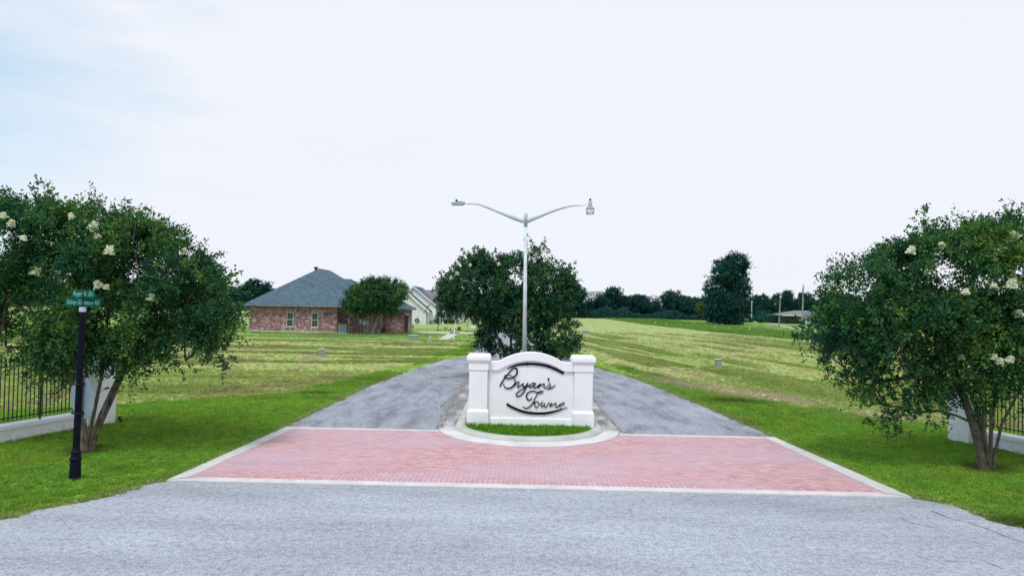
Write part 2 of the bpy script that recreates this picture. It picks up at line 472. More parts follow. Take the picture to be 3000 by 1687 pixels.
class MB:
    def __init__(s): s.v = []; s.f = []; s.mi = []; s.cur = 0
    def quad(s, *pts):
        n = len(s.v); s.v += [tuple(p) for p in pts]; s.f.append(tuple(range(n, n + len(pts)))); s.mi.append(s.cur)
    def box(s, x0, x1, y0, y1, z0, z1, mat=None):
        n = len(s.v)
        P = [(x0, y0, z0), (x1, y0, z0), (x1, y1, z0), (x0, y1, z0), (x0, y0, z1), (x1, y0, z1), (x1, y1, z1), (x0, y1, z1)]
        if mat is not None: P = [tuple(mat @ Vector(p)) for p in P]
        s.v += P
        for f in ((0, 3, 2, 1), (4, 5, 6, 7), (0, 1, 5, 4), (1, 2, 6, 5), (2, 3, 7, 6), (3, 0, 4, 7)):
            s.f.append(tuple(n + k for k in f)); s.mi.append(s.cur)
    def tube(s, pts, rad, sides=8, cap=True, squash=None):
        pts = [Vector(p) for p in pts]
        if isinstance(rad, (int, float)): rad = [rad] * len(pts)
        rings = []
        prevx = None
        for i, p in enumerate(pts):
            a = pts[max(0, i - 1)]; b = pts[min(len(pts) - 1, i + 1)]
            t = (b - a)
            if t.length < 1e-9: t = Vector((0, 0, 1))
            t.normalize()
            ref = Vector((0, 0, 1)) if abs(t.z) < 0.95 else Vector((1, 0, 0))
            if prevx is None: x = t.cross(ref).normalized()
            else:
                x = prevx - t * prevx.dot(t)
                x = x.normalized() if x.length > 1e-6 else t.cross(ref).normalized()
            prevx = x
            y = t.cross(x)
            n = len(s.v)
            for k in range(sides):
                an = 2 * math.pi * k / sides
                s.v.append(tuple(p + (x * math.cos(an) + y * math.sin(an)) * rad[i]))
            rings.append(n)
        for a, b in zip(rings, rings[1:]):
            for k in range(sides):
                k2 = (k + 1) % sides
                s.f.append((a + k, a + k2, b + k2, b + k)); s.mi.append(s.cur)
        if cap:
            s.f.append(tuple(rings[0] + k for k in reversed(range(sides)))); s.mi.append(s.cur)
            s.f.append(tuple(rings[-1] + k for k in range(sides))); s.mi.append(s.cur)
    def lathe(s, prof, sides=16, c=(0, 0)):
        s.tube([(c[0], c[1], z) for r, z in prof], [r for r, z in prof], sides)
    def prism(s, poly, y0, y1):
        """poly in (x,z), extruded along y"""
        n = len(s.v); k = len(poly)
        s.v += [(x, y0, z) for x, z in poly] + [(x, y1, z) for x, z in poly]
        s.f.append(tuple(n + i for i in range(k))); s.mi.append(s.cur)
        s.f.append(tuple(n + k + i for i in reversed(range(k)))); s.mi.append(s.cur)
        for i in range(k):
            j = (i + 1) % k
            s.f.append((n + i, n + k + i, n + k + j, n + j)); s.mi.append(s.cur)
    def build(s, name, mats, parent=None, smooth=False, loc=None, bevel=0.0):
        me = bpy.data.meshes.new(name)
        me.from_pydata(s.v, [], s.f)
        if not isinstance(mats, (list, tuple)): mats = [mats]
        for mm in mats: me.materials.append(mm)
        if len(mats) > 1: me.polygons.foreach_set("material_index", s.mi)
        if smooth: me.polygons.foreach_set("use_smooth", [True] * len(s.f))
        me.update()
        o = bpy.data.objects.new(name, me)
        COL.objects.link(o)
        if parent: o.parent = parent
        if loc: o.location = loc
        if bevel:
            bv = o.modifiers.new("bevel", 'BEVEL'); bv.width = bevel; bv.segments = 2; bv.limit_method = 'ANGLE'
        return o

def link_mesh(name, me, parent=None):
    o = bpy.data.objects.new(name, me); COL.objects.link(o)
    if parent: o.parent = parent
    return o

def quads_mesh(name, V, tone, mat):
    """V (N,4,3)"""
    N = len(V)
    me = bpy.data.meshes.new(name)
    me.vertices.add(N * 4); me.vertices.foreach_set("co", V.reshape(-1).astype(np.float32))
    me.loops.add(N * 4); me.loops.foreach_set("vertex_index", np.arange(N * 4, dtype=np.int32))
    me.polygons.add(N); me.polygons.foreach_set("loop_start", np.arange(0, N * 4, 4, dtype=np.int32))
    me.update()
    a = me.attributes.new("tone", 'FLOAT', 'FACE'); a.data.foreach_set("value", tone.astype(np.float32))
    me.materials.append(mat)
    return me

def copy_tree(o, parent=None):
    c = o.copy(); COL.objects.link(c)
    if parent is not None: c.parent = parent
    for ch in list(o.children): copy_tree(ch, c)
    return c

def in_poly(px, py, poly):
    inside = np.zeros(px.shape, bool)
    n = len(poly)
    for i in range(n):
        x1, y1 = poly[i]; x2, y2 = poly[(i + 1) % n]
        c = ((y1 > py) != (y2 > py)) & (px < (x2 - x1) * (py - y1) / ((y2 - y1) + 1e-12) + x1)
        inside ^= c
    return inside
def dist_line(px, py, line):
    d = np.full(px.shape, 1e9)
    for (x1, y1), (x2, y2) in zip(line, line[1:]):
        dx, dy = x2 - x1, y2 - y1
        t = np.clip(((px - x1) * dx + (py - y1) * dy) / (dx * dx + dy * dy + 1e-12), 0, 1)
        d = np.minimum(d, np.hypot(px - x1 - t * dx, py - y1 - t * dy))
    return d
_perm = rng.random((64, 64))
def vnoise(x, y):
    xi = np.floor(x).astype(int); yi = np.floor(y).astype(int)
    fx = x - xi; fy = y - yi
    fx = fx * fx * (3 - 2 * fx); fy = fy * fy * (3 - 2 * fy)
    g = lambda a, b: _perm[a % 64, b % 64]
    return (g(xi, yi) * (1 - fx) + g(xi + 1, yi) * fx) * (1 - fy) + (g(xi, yi + 1) * (1 - fx) + g(xi + 1, yi + 1) * fx) * fy
def fbm(x, y, o=4):
    s = 0; a = 1; t = 0
    for k in range(o):
        s = s + a * vnoise(x * 2 ** k + 17 * k, y * 2 ** k + 31 * k); t += a; a *= 0.5
    return s / t
def sstep(a, b, x):
    t = np.clip((x - a) / (b - a), 0, 1)
    return t * t * (3 - 2 * t)

# ------------------------------------------------------------------ ground plan (metres)
FL = Vector((*gp(489, 1409), 0)); FR = Vector((*gp(2672, 1459), 0))      # front line of the paving
BL = Vector((*gp(838, 1252), 0)); BR = Vector((*gp(2268, 1282), 0))      # back line
ICX, ICY = 0.53, 19.0                                                     # island nose centre
IEND = 36.0

road_left = [gp(0, 1522), gp(116, 1494), gp(291, 1462), gp(384, 1438), gp(440, 1418), (FL.x, FL.y)]
road_right = [(FR.x, FR.y), gp(2795, 1485), gp(3000, 1549)]
main_poly = [(-140, -14), (140, -14), (140, 7.2), (40, 8.4), (18, 9.6)] + road_right[::-1] + road_left[::-1] + [(-12, 9.6), (-20, 9.0), (-40, 8.4), (-140, 7.2)]

lane_l = [(BL.x, BL.y), gp(990, 1176), gp(1118, 1118), gp(1281, 1060), gp(1374, 1040), (-2.75, 56), (-3.2, 80), (-4.6, 150), (-5.6, 210), (-6, 300)]
lane_r = [(BR.x, BR.y), gp(2038, 1182), gp(1863, 1112), gp(1747, 1077), gp(1665, 1043), (3.2, 56), (2.6, 80), (0.9, 150), (-0.2, 210), (-1, 300)]

def smooth_line(pts, n=6):
    out = []
    P = [Vector((p[0], p[1], 0)) for p in pts]
    for i in range(len(P) - 1):
        p0 = P[max(0, i - 1)]; p1 = P[i]; p2 = P[i + 1]; p3 = P[min(len(P) - 1, i + 2)]
        for k in range(n):
            t = k / n
            out.append(0.5 * ((2 * p1) + (-p0 + p2) * t + (2 * p0 - 5 * p1 + 4 * p2 - p3) * t * t + (-p0 + 3 * p1 - 3 * p2 + p3) * t ** 3))
    out.append(P[-1])
    return [(v.x, v.y) for v in out]
def rough_line(pts, amp=0.04, step=0.22):
    out = []
    for (x1, y1), (x2, y2) in zip(pts, pts[1:]):
        L = math.hypot(x2 - x1, y2 - y1); st = step if y1 < 60 else 3.0
        n = max(1, int(L / st))
        nx, ny = -(y2 - y1) / (L + 1e-9), (x2 - x1) / (L + 1e-9)
        for k in range(n):
            t = k / n; j = random.gauss(0, amp)
            out.append((x1 + (x2 - x1) * t + nx * j, y1 + (y2 - y1) * t + ny * j))
    out.append(pts[-1])
    return out
lane_l = smooth_line(lane_l); lane_r = smooth_line(lane_r)
lane_poly = lane_l + lane_r[::-1]
paving_poly = [(FL.x, FL.y), (FR.x, FR.y), (BR.x, BR.y), (BL.x, BL.y)]
def stadium(a, bf, bb, n=28, yend=IEND):
    """front half ellipse + straight sides + back half ellipse"""
    P = []
    for k in range(n + 1):
        t = math.pi + math.pi * k / n
        P.append((ICX + a * math.cos(t), ICY + bf * math.sin(t)))
    for k in range(n + 1):
        t = math.pi * k / n
        P.append((ICX + a * math.cos(t), yend + bb * math.sin(t)))
    return P
apron_poly = stadium(2.47, 2.52, 1.9, yend=IEND)
kerb_out = stadium(2.03, 1.96, 1.5)
kerb_in = stadium(1.76, 1.68, 1.25)

# far concrete walks / driveways
walks = {
  'house_driveway': [gp(1195, 975.5), gp(1222, 971.5), gp(1318, 972), (-3.3, 82.6), (-3.3, 79.4), gp(1345, 977), gp(1300, 976), gp(1240, 975)],
  'footpath': [gp(1283, 994), gp(1312, 995.5), gp(1347, 975), gp(1320, 973)],
  'far_footpath': [gp(1373, 960), gp(1389, 960), gp(1409, 949), gp(1392, 949)],
  'farther_footpath': [gp(1408, 946), gp(1419, 946.5), gp(1437, 934), gp(1430, 934)],
  'second_driveway': [gp(1338, 948.5), gp(1338, 946.5), (-4.1, 126), (-4.1, 121)],
  'third_driveway': [gp(1352, 938), gp(1352, 936.6), (-4.9, 155), (-4.9, 147)],
}
ranch_drive = [gp(2247, 946), gp(2279, 948), gp(2318, 959), gp(2391, 968), gp(2520, 976), gp(2520, 979.5), gp(2391, 971.5), gp(2315, 963), gp(2270, 952), gp(2240, 948)]

hay_left = [(-60, 11), (-30, 15), (-18, 19), (-12.5, 21.7), (-8.4, 25.6), (-7.2, 29), (-6.5, 34), (-5.2, 42), (-4.2, 50), (-4.0, 63)]
hay_right = [(5.0, 64), (5.2, 50), gp(1790, 1068), gp(1979, 1112), gp(2154, 1153), gp(2387, 1200), gp(2700, 1240), (20, 17.5), (60, 12)]
tall_line = [(22, 215), gp(1740, 929.5), gp(1882, 949.5), gp(2094, 973), gp(2306, 992), gp(2440, 1000), (45, 58), (90, 50)]

def ground_color(x, y):
    lush = np.stack([np.full_like(x, 0.205), np.full_like(x, 0.36), np.full_like(x, 0.058)], -1)
    n1 = fbm(x * 0.35, y * 0.35); n2 = fbm(x * 1.7 + 5, y * 1.7 + 9); n3 = fbm(x * 0.09, y * 0.09 + 4)
    lush = lush * (0.82 + 0.36 * n1)[..., None]
    lush[..., 0] *= 0.72 + 0.6 * n2; lush = lush * (0.8 + 0.4 * fbm(x * 6.0, y * 3.0))[..., None]
    left = x < 0.5
    # mowing streaks: across on the left, along the view on the right
    sl = fbm(x * 0.16, y * 0.75 + 3)
    u = x + 0.13 * y
    sr = 0.5 * fbm(u * 2.3, y * 0.14 + 7) + 0.5 * fbm(u * 0.9, y * 0.10 + 2)
    st = np.where(left, sl, sr)
    hay = np.stack([np.full_like(x, 0.355), np.full_like(x, 0.425), np.full_like(x, 0.145)], -1)
    green = np.array([0.22, 0.34, 0.07]); brown = np.array([0.37, 0.32, 0.17]); pale = np.array([0.315, 0.40, 0.16])
    g = sstep(0.50, 0.62, st)[..., None]; bw = sstep(0.52, 0.66, fbm(u * 0.8 + 11, y * 0.16))[..., None] * 0.65
    dk = sstep(0.40, 0.30, st)[..., None]
    hay = hay * (1 - bw) + brown * bw
    kg = np.where(left, 0.26, 0.7)[..., None]; hay = hay * (1 - kg * g) + green * kg * g
    hay = hay * (1 - np.where(left, 0.10, 0.2)[..., None] * dk)
    fard = sstep(35, 110, y)[..., None]
    hay = hay * (1 - 0.55 * fard) + pale * 0.55 * fard
    # which side of the hay line
    hl = in_poly(x, y, hay_left + [(-4.0, 64), (-600, 64), (-600, 11)])
    hr = in_poly(x, y, hay_right + [(900, 12), (900, 900), (5.0, 900)])
    dl = dist_line(x, y, hay_left); dr = dist_line(x, y, hay_right)
    d = np.where(left, dl, dr); ins = np.where(left, hl, hr)
    sd = np.where(ins, d, -d) + (n2 - 0.5) * 1.6
    k = sstep(-0.25, 0.35, sd)[..., None]
    col = lush * (1 - k) + hay * k
    # dry cut strip right at the line
    strip = (sstep(0.0, 0.5, sd) * (1 - sstep(0.9, 2.2, sd)))[..., None]
    sw = np.where(left, 0.25, 0.95) * sstep(0.40, 0.6, n1)
    sw = sw * np.where((~left) & (y > 34), 0.4, 1.0)
    col = col * (1 - strip * sw[..., None]) + np.array([0.40, 0.325, 0.20]) * strip * sw[..., None]
    for (qx, qy, lx_, ly_) in ((*gp(2130, 1146), 1.1, 2.6), (*gp(2300, 1168), 0.9, 1.6), (*gp(2610, 1222), 1.2, 0.8), (*gp(1960, 1120), 0.6, 2.6)):
        du = (x - qx) + 0.28 * (y - qy); w = np.exp(-((du / lx_) ** 2 + ((y - qy) / ly_) ** 2)) * (0.55 + 0.9 * n2)
        w = np.clip(w, 0, 0.9)[..., None]
        col = col * (1 - w) + np.array([0.46, 0.385, 0.29]) * w
    # house lawn band and fields beyond on the left
    lawn = (sstep(61, 64, y + (n1 - 0.5) * 3) * (1 - sstep(84, 92, y)))[..., None] * np.where(x < -3, 1.0, 0.0)[..., None]
    lawnc = np.array([0.245, 0.365, 0.10]) * (0.85 + 0.3 * sl)[..., None]
    col = col * (1 - lawn) + lawnc * lawn
    fl = (sstep(86, 94, y) * np.where(x < -3, 1.0, 0.0))[..., None]
    farc = np.array([0.27, 0.38, 0.12]) * (0.8 + 0.4 * fbm(x * 0.04, y * 0.11))[..., None]
    col = col * (1 - fl) + farc * fl
    # tall grass field on the right
    tg = in_poly(x, y, tall_line + [(900, 50), (900, 900), (22, 900)])
    tgc = np.array([0.17, 0.30, 0.07]) * (0.8 + 0.4 * n3)[..., None]
    col = np.where(tg[..., None], tgc, col)
    # dry pale fringe at the pavement edge
    e = np.minimum(np.minimum(dist_line(x, y, lane_l), dist_line(x, y, lane_r)), dist_line(x, y, main_poly))
    e = np.minimum(e, dist_line(x, y, paving_poly + paving_poly[:1]) + 0.1)
    fr = (1 - sstep(0.02, 0.30, e + (n2 - 0.5) * 0.25))[..., None] * 0.6
    col = col * (1 - fr) + np.array([0.36, 0.34, 0.19]) * fr
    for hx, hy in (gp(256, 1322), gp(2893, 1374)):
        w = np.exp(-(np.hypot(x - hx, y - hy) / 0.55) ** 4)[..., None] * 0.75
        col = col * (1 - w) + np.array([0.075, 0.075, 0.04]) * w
    # dark turf spots; the shadow spot at the drain is put into the colour
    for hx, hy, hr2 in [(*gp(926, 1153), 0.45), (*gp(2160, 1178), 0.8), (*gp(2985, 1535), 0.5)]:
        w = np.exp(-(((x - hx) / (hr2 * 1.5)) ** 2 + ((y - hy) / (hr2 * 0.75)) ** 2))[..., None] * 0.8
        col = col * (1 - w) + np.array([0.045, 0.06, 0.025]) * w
    return col

def flat_ax(lo, hi, flo, fhi, step, g=1.16):
    a = list(np.arange(flo, fhi, step))
    s = step; v = a[-1]
    while v < hi: s *= g; v += s; a.append(v)
    s = step; v = a[0]; pre = []
    while v > lo: s *= g; v -= s; pre.append(v)
    return np.array(pre[::-1] + a)
gx = flat_ax(-900, 900, -16, 18, 0.22, 1.10); gy = flat_ax(-60, 1500, 9, 40, 0.22, 1.035)
X, Y = np.meshgrid(gx, gy)
colg = ground_color(X, Y)
nx, ny = len(gx), len(gy)
me = bpy.data.meshes.new("ground")
co = np.stack([X, Y, np.zeros_like(X)], -1).reshape(-1, 3)
me.vertices.add(nx * ny); me.vertices.foreach_set("co", co.reshape(-1).astype(np.float32))
ii, jj = np.meshgrid(np.arange(nx - 1), np.arange(ny - 1))
a0 = (jj * nx + ii).reshape(-1)
q = np.stack([a0, a0 + 1, a0 + 1 + nx, a0 + nx], -1)
me.loops.add(q.size); me.loops.foreach_set("vertex_index", q.reshape(-1).astype(np.int32))
me.polygons.add(len(q)); me.polygons.foreach_set("loop_start", np.arange(0, q.size, 4, dtype=np.int32))
me.update()
ca = me.attributes.new("gcol", 'FLOAT_COLOR', 'POINT')
ca.data.foreach_set("color", np.concatenate([colg.reshape(-1, 3), np.ones((nx * ny, 1))], 1).reshape(-1).astype(np.float32))
me.materials.append(M['turf'])
ground = link_mesh("ground", me); ground['kind'] = 'structure'

def sheet(name, poly, z, mat, kind='structure', parent=None):
    import bmesh
    bm = bmesh.new()
    vs_ = [bm.verts.new((p[0], p[1], z)) for p in poly]
    f = bm.faces.new(vs_)
    if f.normal.z < 0: f.normal_flip()
    bmesh.ops.triangulate(bm, faces=bm.faces[:])
    for f in bm.faces:
        if f.normal.z < 0: f.normal_flip()
    me = bpy.data.meshes.new(name); bm.to_mesh(me); bm.free()
    me.materials.append(mat)
    o = link_mesh(name, me, parent)
    if kind: o['kind'] = kind
    return o
left_edge = rough_line(smooth_line([(-140, 7.2), (-40, 8.4), (-20, 9.0), (-12, 9.75), (-9.6, 10.1)] + road_left), 0.03)
right_edge = rough_line(smooth_line(road_right + [(10.2, 10.35), (13.5, 9.95), (18, 9.6), (40, 8.4), (140, 7.2)]), 0.03)
main_poly = left_edge + right_edge + [(140, -14), (-140, -14)]
sheet("main_road", main_poly, 0.004, M['road'])
lane_poly2 = rough_line(lane_l, 0.03) + rough_line(lane_r, 0.03)[::-1]
sheet("entrance_road", lane_poly2, 0.006, M['lane'])
for nm, pl in walks.items():
    sheet(nm, pl, 0.012, M['walk'])
sheet("ranch_driveway", ranch_drive, 0.03, M['gravel'])

# concrete bands round the paving (real thin slabs)
def slab(name, poly, z0, z1, mat, bev=0.006):
    b = MB(); n = len(poly)
    b.v = [(x, y, z0) for x, y in poly] + [(x, y, z1) for x, y in poly]
    b.f = [tuple(n + i for i in range(n))] + [(i, (i + 1) % n, n + (i + 1) % n, n + i) for i in range(n)]
    b.mi = [0] * len(b.f)
    o = b.build(name, mat, None); return o
def lerp(a, b, t): return a + (b - a) * t
def band(name, A, B, w, z, mat):
    d = (B - A).normalized(); nrm = Vector((-d.y, d.x, 0))
    pl = [(A + nrm * w), B + nrm * w, B, A]
    pl = [(p.x, p.y) for p in pl]
    return pl
fd = (FR - FL).normalized(); fn = Vector((-fd.y, fd.x, 0))
bd = (BR - BL).normalized(); bn = Vector((-bd.y, bd.x, 0))
bands = []
bands.append([(FL.x, FL.y), (FR.x, FR.y), (FR + fn * 0.26 - fd * 0.5).to_tuple()[:2], (FL + fn * 0.26 + fd * 0.5).to_tuple()[:2]])
def half_gap(A, B, x0, x1): pass
bt = [(BL - bn * 0.2 + bd * 0.28), (BL + bd * 0.02)]
tl = (ICX - 2.40 - BL.x) / (BR.x - BL.x); tr_ = (ICX + 2.40 - BL.x) / (BR.x - BL.x)
bL2 = lerp(BL, BR, tl); bR2 = lerp(BL, BR, tr_)
bands.append([(BL + bd * 0.12).to_tuple()[:2], (BL - bn * 0.2 + bd * 0.12).to_tuple()[:2], (bL2 - bn * 0.2).to_tuple()[:2], bL2.to_tuple()[:2]])
bands.append([bR2.to_tuple()[:2], (bR2 - bn * 0.2).to_tuple()[:2], (BR - bn * 0.2 - bd * 0.12).to_tuple()[:2], (BR - bd * 0.12).to_tuple()[:2]])
ld = (BL - FL).normalized(); rd = (BR - FR).normalized()
ln = Vector((ld.y, -ld.x, 0)); rn = Vector((-rd.y, rd.x, 0))
bands.append([(FL + ld * 0.02).to_tuple()[:2], (FL + ln * 0.30 + fn * 0.26).to_tuple()[:2], (BL + ln * 0.30).to_tuple()[:2], BL.to_tuple()[:2]])
bands.append([(FR + rd * 0.02).to_tuple()[:2], (BR).to_tuple()[:2], (BR + rn * 0.30).to_tuple()[:2], (FR + rn * 0.36 + fn * 0.26).to_tuple()[:2]])
for nm, pl, zz in zip(("front_kerb_band", "back_kerb_band", "back_kerb_band", "side_kerb_band", "side_kerb_band"), bands, (0.024, 0.024, 0.024, 0.028, 0.028)):
    cx = sum(p[0] for p in pl) / len(pl); 
    ar = sum(pl[i][0] * pl[(i + 1) % len(pl)][1] - pl[(i + 1) % len(pl)][0] * pl[i][1] for i in range(len(pl)))
    if ar < 0: pl = pl[::-1]
    o = slab(nm, pl, 0.0, zz, M['sideconc'] if nm[0] == 's' else M['conc']); o['kind'] = 'structure'

# island apron, kerb, turf
o = slab("island_apron", apron_poly, 0.0, 0.032, M['apron']); o['kind'] = 'structure'
b = MB(); n = len(kerb_out)
mid = [((p[0] * 0.72 + q[0] * 0.28), (p[1] * 0.72 + q[1] * 0.28)) for p, q in zip(kerb_out, kerb_in)]
for ring, z in ((kerb_out, 0.0), (kerb_out, 0.055), (mid, 0.115), (kerb_in, 0.125), (kerb_in, 0.0)):
    b.v += [(x, y, z) for x, y in ring]
for r in range(4):
    for i in range(n):
        j = (i + 1) % n
        b.f.append((r * n + i, r * n + j, (r + 1) * n + j, (r + 1) * n + i)); b.mi.append(0)
kerb = b.build("island_kerb", M['kerb'], smooth=True); kerb['kind'] = 'structure'
kin2 = stadium(1.77, 1.69, 1.26)
imesh = sheet("island_turf", kin2, 0.105, M['turf'])
ia = imesh.data.attributes.new("gcol", 'FLOAT_COLOR', 'POINT')
ia.data.foreach_set("color", np.tile(np.array([0.09, 0.20, 0.02, 1.0], np.float32), len(imesh.data.vertices)))

# brick paving -----------------------------------------------------------
pave = sheet("brick_paving", paving_poly, 0.009, M['joint'])
BLn, BWd, BT = 0.194, 0.092, 0.021
def brick_mesh(name, L, W, z0, z1, mat, ch=0.004):
    b = MB()
    x, y = L / 2, W / 2
    b.v = [(-x, -y, z0), (x, -y, z0), (x, y, z0), (-x, y, z0), (-x, -y, z1 - ch), (x, -y, z1 - ch), (x, y, z1 - ch), (-x, y, z1 - ch),
           (-x + ch, -y + ch, z1), (x - ch, -y + ch, z1), (x - ch, y - ch, z1), (-x + ch, y - ch, z1)]
    b.f = [(0, 1, 5, 4), (1, 2, 6, 5), (2, 3, 7, 6), (3, 0, 4, 7), (4, 5, 9, 8), (5, 6, 10, 9), (6, 7, 11, 10), (7, 4, 8, 11), (8, 9, 10, 11)]
    b.mi = [0] * 9
    return b
proto = brick_mesh("brick", BLn, BWd, 0.0, BT, M['paver'])
bme = bpy.data.meshes.new("brick"); bme.from_pydata(proto.v, [], proto.f); bme.materials.append(M['paver']); bme.update()
ang = math.atan2(fd.y, fd.x)
slots = []
L = (FR - FL).length
k = 0
s0 = 0.26 + 0.006
nsol = int(L / 0.1)
for k in range(nsol):       # soldier course along the front band
    p = FL + fd * (k * 0.1 + 0.05) + fn * (s0 + 0.1)
    slots.append((p.x, p.y, ang + math.pi / 2))
row = 0
while True:
    yoff = s0 + 0.205 + row * 0.0975 + 0.05
    if yoff > 6.2: break
    for c in range(int(L / 0.2) + 1):
        p = FL + fd * (c * 0.2 + (0.1 if row % 2 else 0.0)) + fn * yoff
        slots.append((p.x, p.y, ang))
    row += 1
sl = np.array(slots)
inn = in_poly(sl[:, 0], sl[:, 1], paving_poly)
# keep clear of the side bands (they butt against cut bricks hidden under them) and the island
out_ap = (((sl[:, 0] - ICX) / 2.40) ** 2 + ((sl[:, 1] - ICY) / 2.45) ** 2) > 1
inn &= out_ap | (sl[:, 1] > 99)
dside = np.minimum(dist_line(sl[:, 0], sl[:, 1], [FL.to_tuple()[:2], BL.to_tuple()[:2]]), dist_line(sl[:, 0], sl[:, 1], [FR.to_tuple()[:2], BR.to_tuple()[:2]]))
inn &= dside > 0.2
dback = dist_line(sl[:, 0], sl[:, 1], [BL.to_tuple()[:2], BR.to_tuple()[:2]])
inn &= dback > 0.16
sl = sl[inn]
order = np.argsort(np.hypot(sl[:, 0], sl[:, 1]))
sl = sl[order]
for (x, y, a) in sl[:300]:
    o = link_mesh("brick", bme, pave)
    o.location = (x, y, random.uniform(-0.0025, 0.0015)); o.rotation_euler = (random.gauss(0, 0.004), random.gauss(0, 0.004), a + random.gauss(0, 0.006))
rest = sl[300:]
pv = np.array(proto.v); nb = len(rest)
ca_, sa_ = np.cos(rest[:, 2] + rng.normal(0, 0.006, nb)), np.sin(rest[:, 2])
VX = pv[None, :, 0] * ca_[:, None] - pv[None, :, 1] * sa_[:, None] + rest[:, 0][:, None]
VY = pv[None, :, 0] * sa_[:, None] + pv[None, :, 1] * ca_[:, None] + rest[:, 1][:, None]
VZ = pv[None, :, 2] + rng.uniform(-0.0025, 0.0015, nb)[:, None]
F = (np.array(proto.f)[None] + (np.arange(nb) * 12)[:, None, None]).reshape(-1, 4)
me = bpy.data.meshes.new("brick")
me.vertices.add(nb * 12); me.vertices.foreach_set("co", np.stack([VX, VY, VZ], -1).reshape(-1).astype(np.float32))
me.loops.add(F.size); me.loops.foreach_set("vertex_index", F.reshape(-1).astype(np.int32))
me.polygons.add(len(F)); me.polygons.foreach_set("loop_start", np.arange(0, F.size, 4, dtype=np.int32)); me.update()
ta = me.attributes.new("tone", 'FLOAT', 'FACE'); ta.data.foreach_set("value", np.repeat(rng.random(nb), 9).astype(np.float32))
me.materials.append(M['paver'])
o = link_mesh("brick", me, pave); o['kind'] = 'stuff'

# ------------------------------------------------------------------ painted brick faces
WBL, WBH, WBJ = 0.195, 0.060, 0.0065
def wall_brick_mesh(length):
    b = brick_mesh("brick", length, WBH, 0.0, 0.0035, M['white'], 0.0025)
    # lay: x along wall, y -> z up, z -> outwards (-Y local)
    b.v = [(x, -z, y) for x, y, z in b.v]
    me = bpy.data.meshes.new("brick"); me.from_pydata(b.v, [], b.f); me.materials.append(M['white']); me.update()
    return me
wb_full, wb_half = wall_brick_mesh(WBL), wall_brick_mesh(WBL / 2 - 0.003)
def brick_face(parent, org, u, width, z0, z1, keep=None):
    """bricks on a face: org = left bottom point (local to parent), u = unit direction along the face; outward normal is u rotated -90 deg"""
    u = Vector(u).normalized(); rz = math.atan2(u.y, u.x)
    pitch = WBL + WBJ; rh = WBH + WBJ
    rows = int((z1 - z0) / rh)
    nfull = max(1, round(width / pitch * 2) / 2)
    sc_ = width / (nfull * pitch)
    for r in range(rows):
        z = z0 + rh * (r + 0.5)
        x = 0.0
        seq = []
        left = nfull
        if r % 2: seq.append(0.5); left -= 0.5
        while left >= 1: seq.append(1); left -= 1
        if left > 0: seq.append(0.5)
        for s in seq:
            L = s * pitch * sc_
            c = x + L / 2; x += L
            if keep and not keep(c, z): continue
            o = link_mesh("brick", wb_full if s == 1 else wb_half, parent)
            p = Vector(org) + u * c
            o.location = (p.x, p.y, z)
            o.scale = (sc_, 1, 1)
            o.rotation_euler = (0, 0, rz)

# ------------------------------------------------------------------ entrance sign
SX, SY, SZ = 0.565, 18.8, 0.10
SS = 1.044
sign = empty("entrance_sign", (SX, SY, SZ), "white painted brick wall sign with arched top reading Bryan's Towne on the island", "sign", rz=math.radians(-0.4)); sign.scale = (SS, SS, SS)
PW = 1.13      # half width of panel
def arch(x, top=True):
    """height of the arch line"""
    ax = abs(x); hi, lo = (1.93, 1.67) if top else (1.715, 1.45)
    if ax > 0.93: return lo
    # convex crown, small reverse curve at the shoulder
    t = ax / 0.93
    return lo + (hi - lo) * (0.5 + 0.5 * math.cos(math.pi * t ** 1.12)) if t > 0.72 else lo + (hi - lo) * (1 - 0.86 * t ** 2 * 0.93)
def arch2(x, top=True):
    ax = abs(x); hi, lo = (1.93, 1.665) if top else (1.715, 1.45)
    if ax >= 0.95: return lo
    t = ax / 0.95
    # cubic joining: parabola crown then reverse
    if ax < 0.72: f = 1 - 1.321 * ax * ax
    else: f = 0.315 * ((0.95 - ax) / 0.23) ** 2
    return lo + (hi - lo) * f
xs = [(-PW + 2 * PW * i / 60) for i in range(61)]
# core wall (between pillars)
b = MB(); b.prism([(x, 0.0) for x in (-PW - 0.02,)] + [(PW + 0.02, 0.0)] + [(x, arch2(x) - 0.004) for x in reversed(xs)], 0.14, 0.40)
b.build("wall_core", M['whiteshade'], sign)
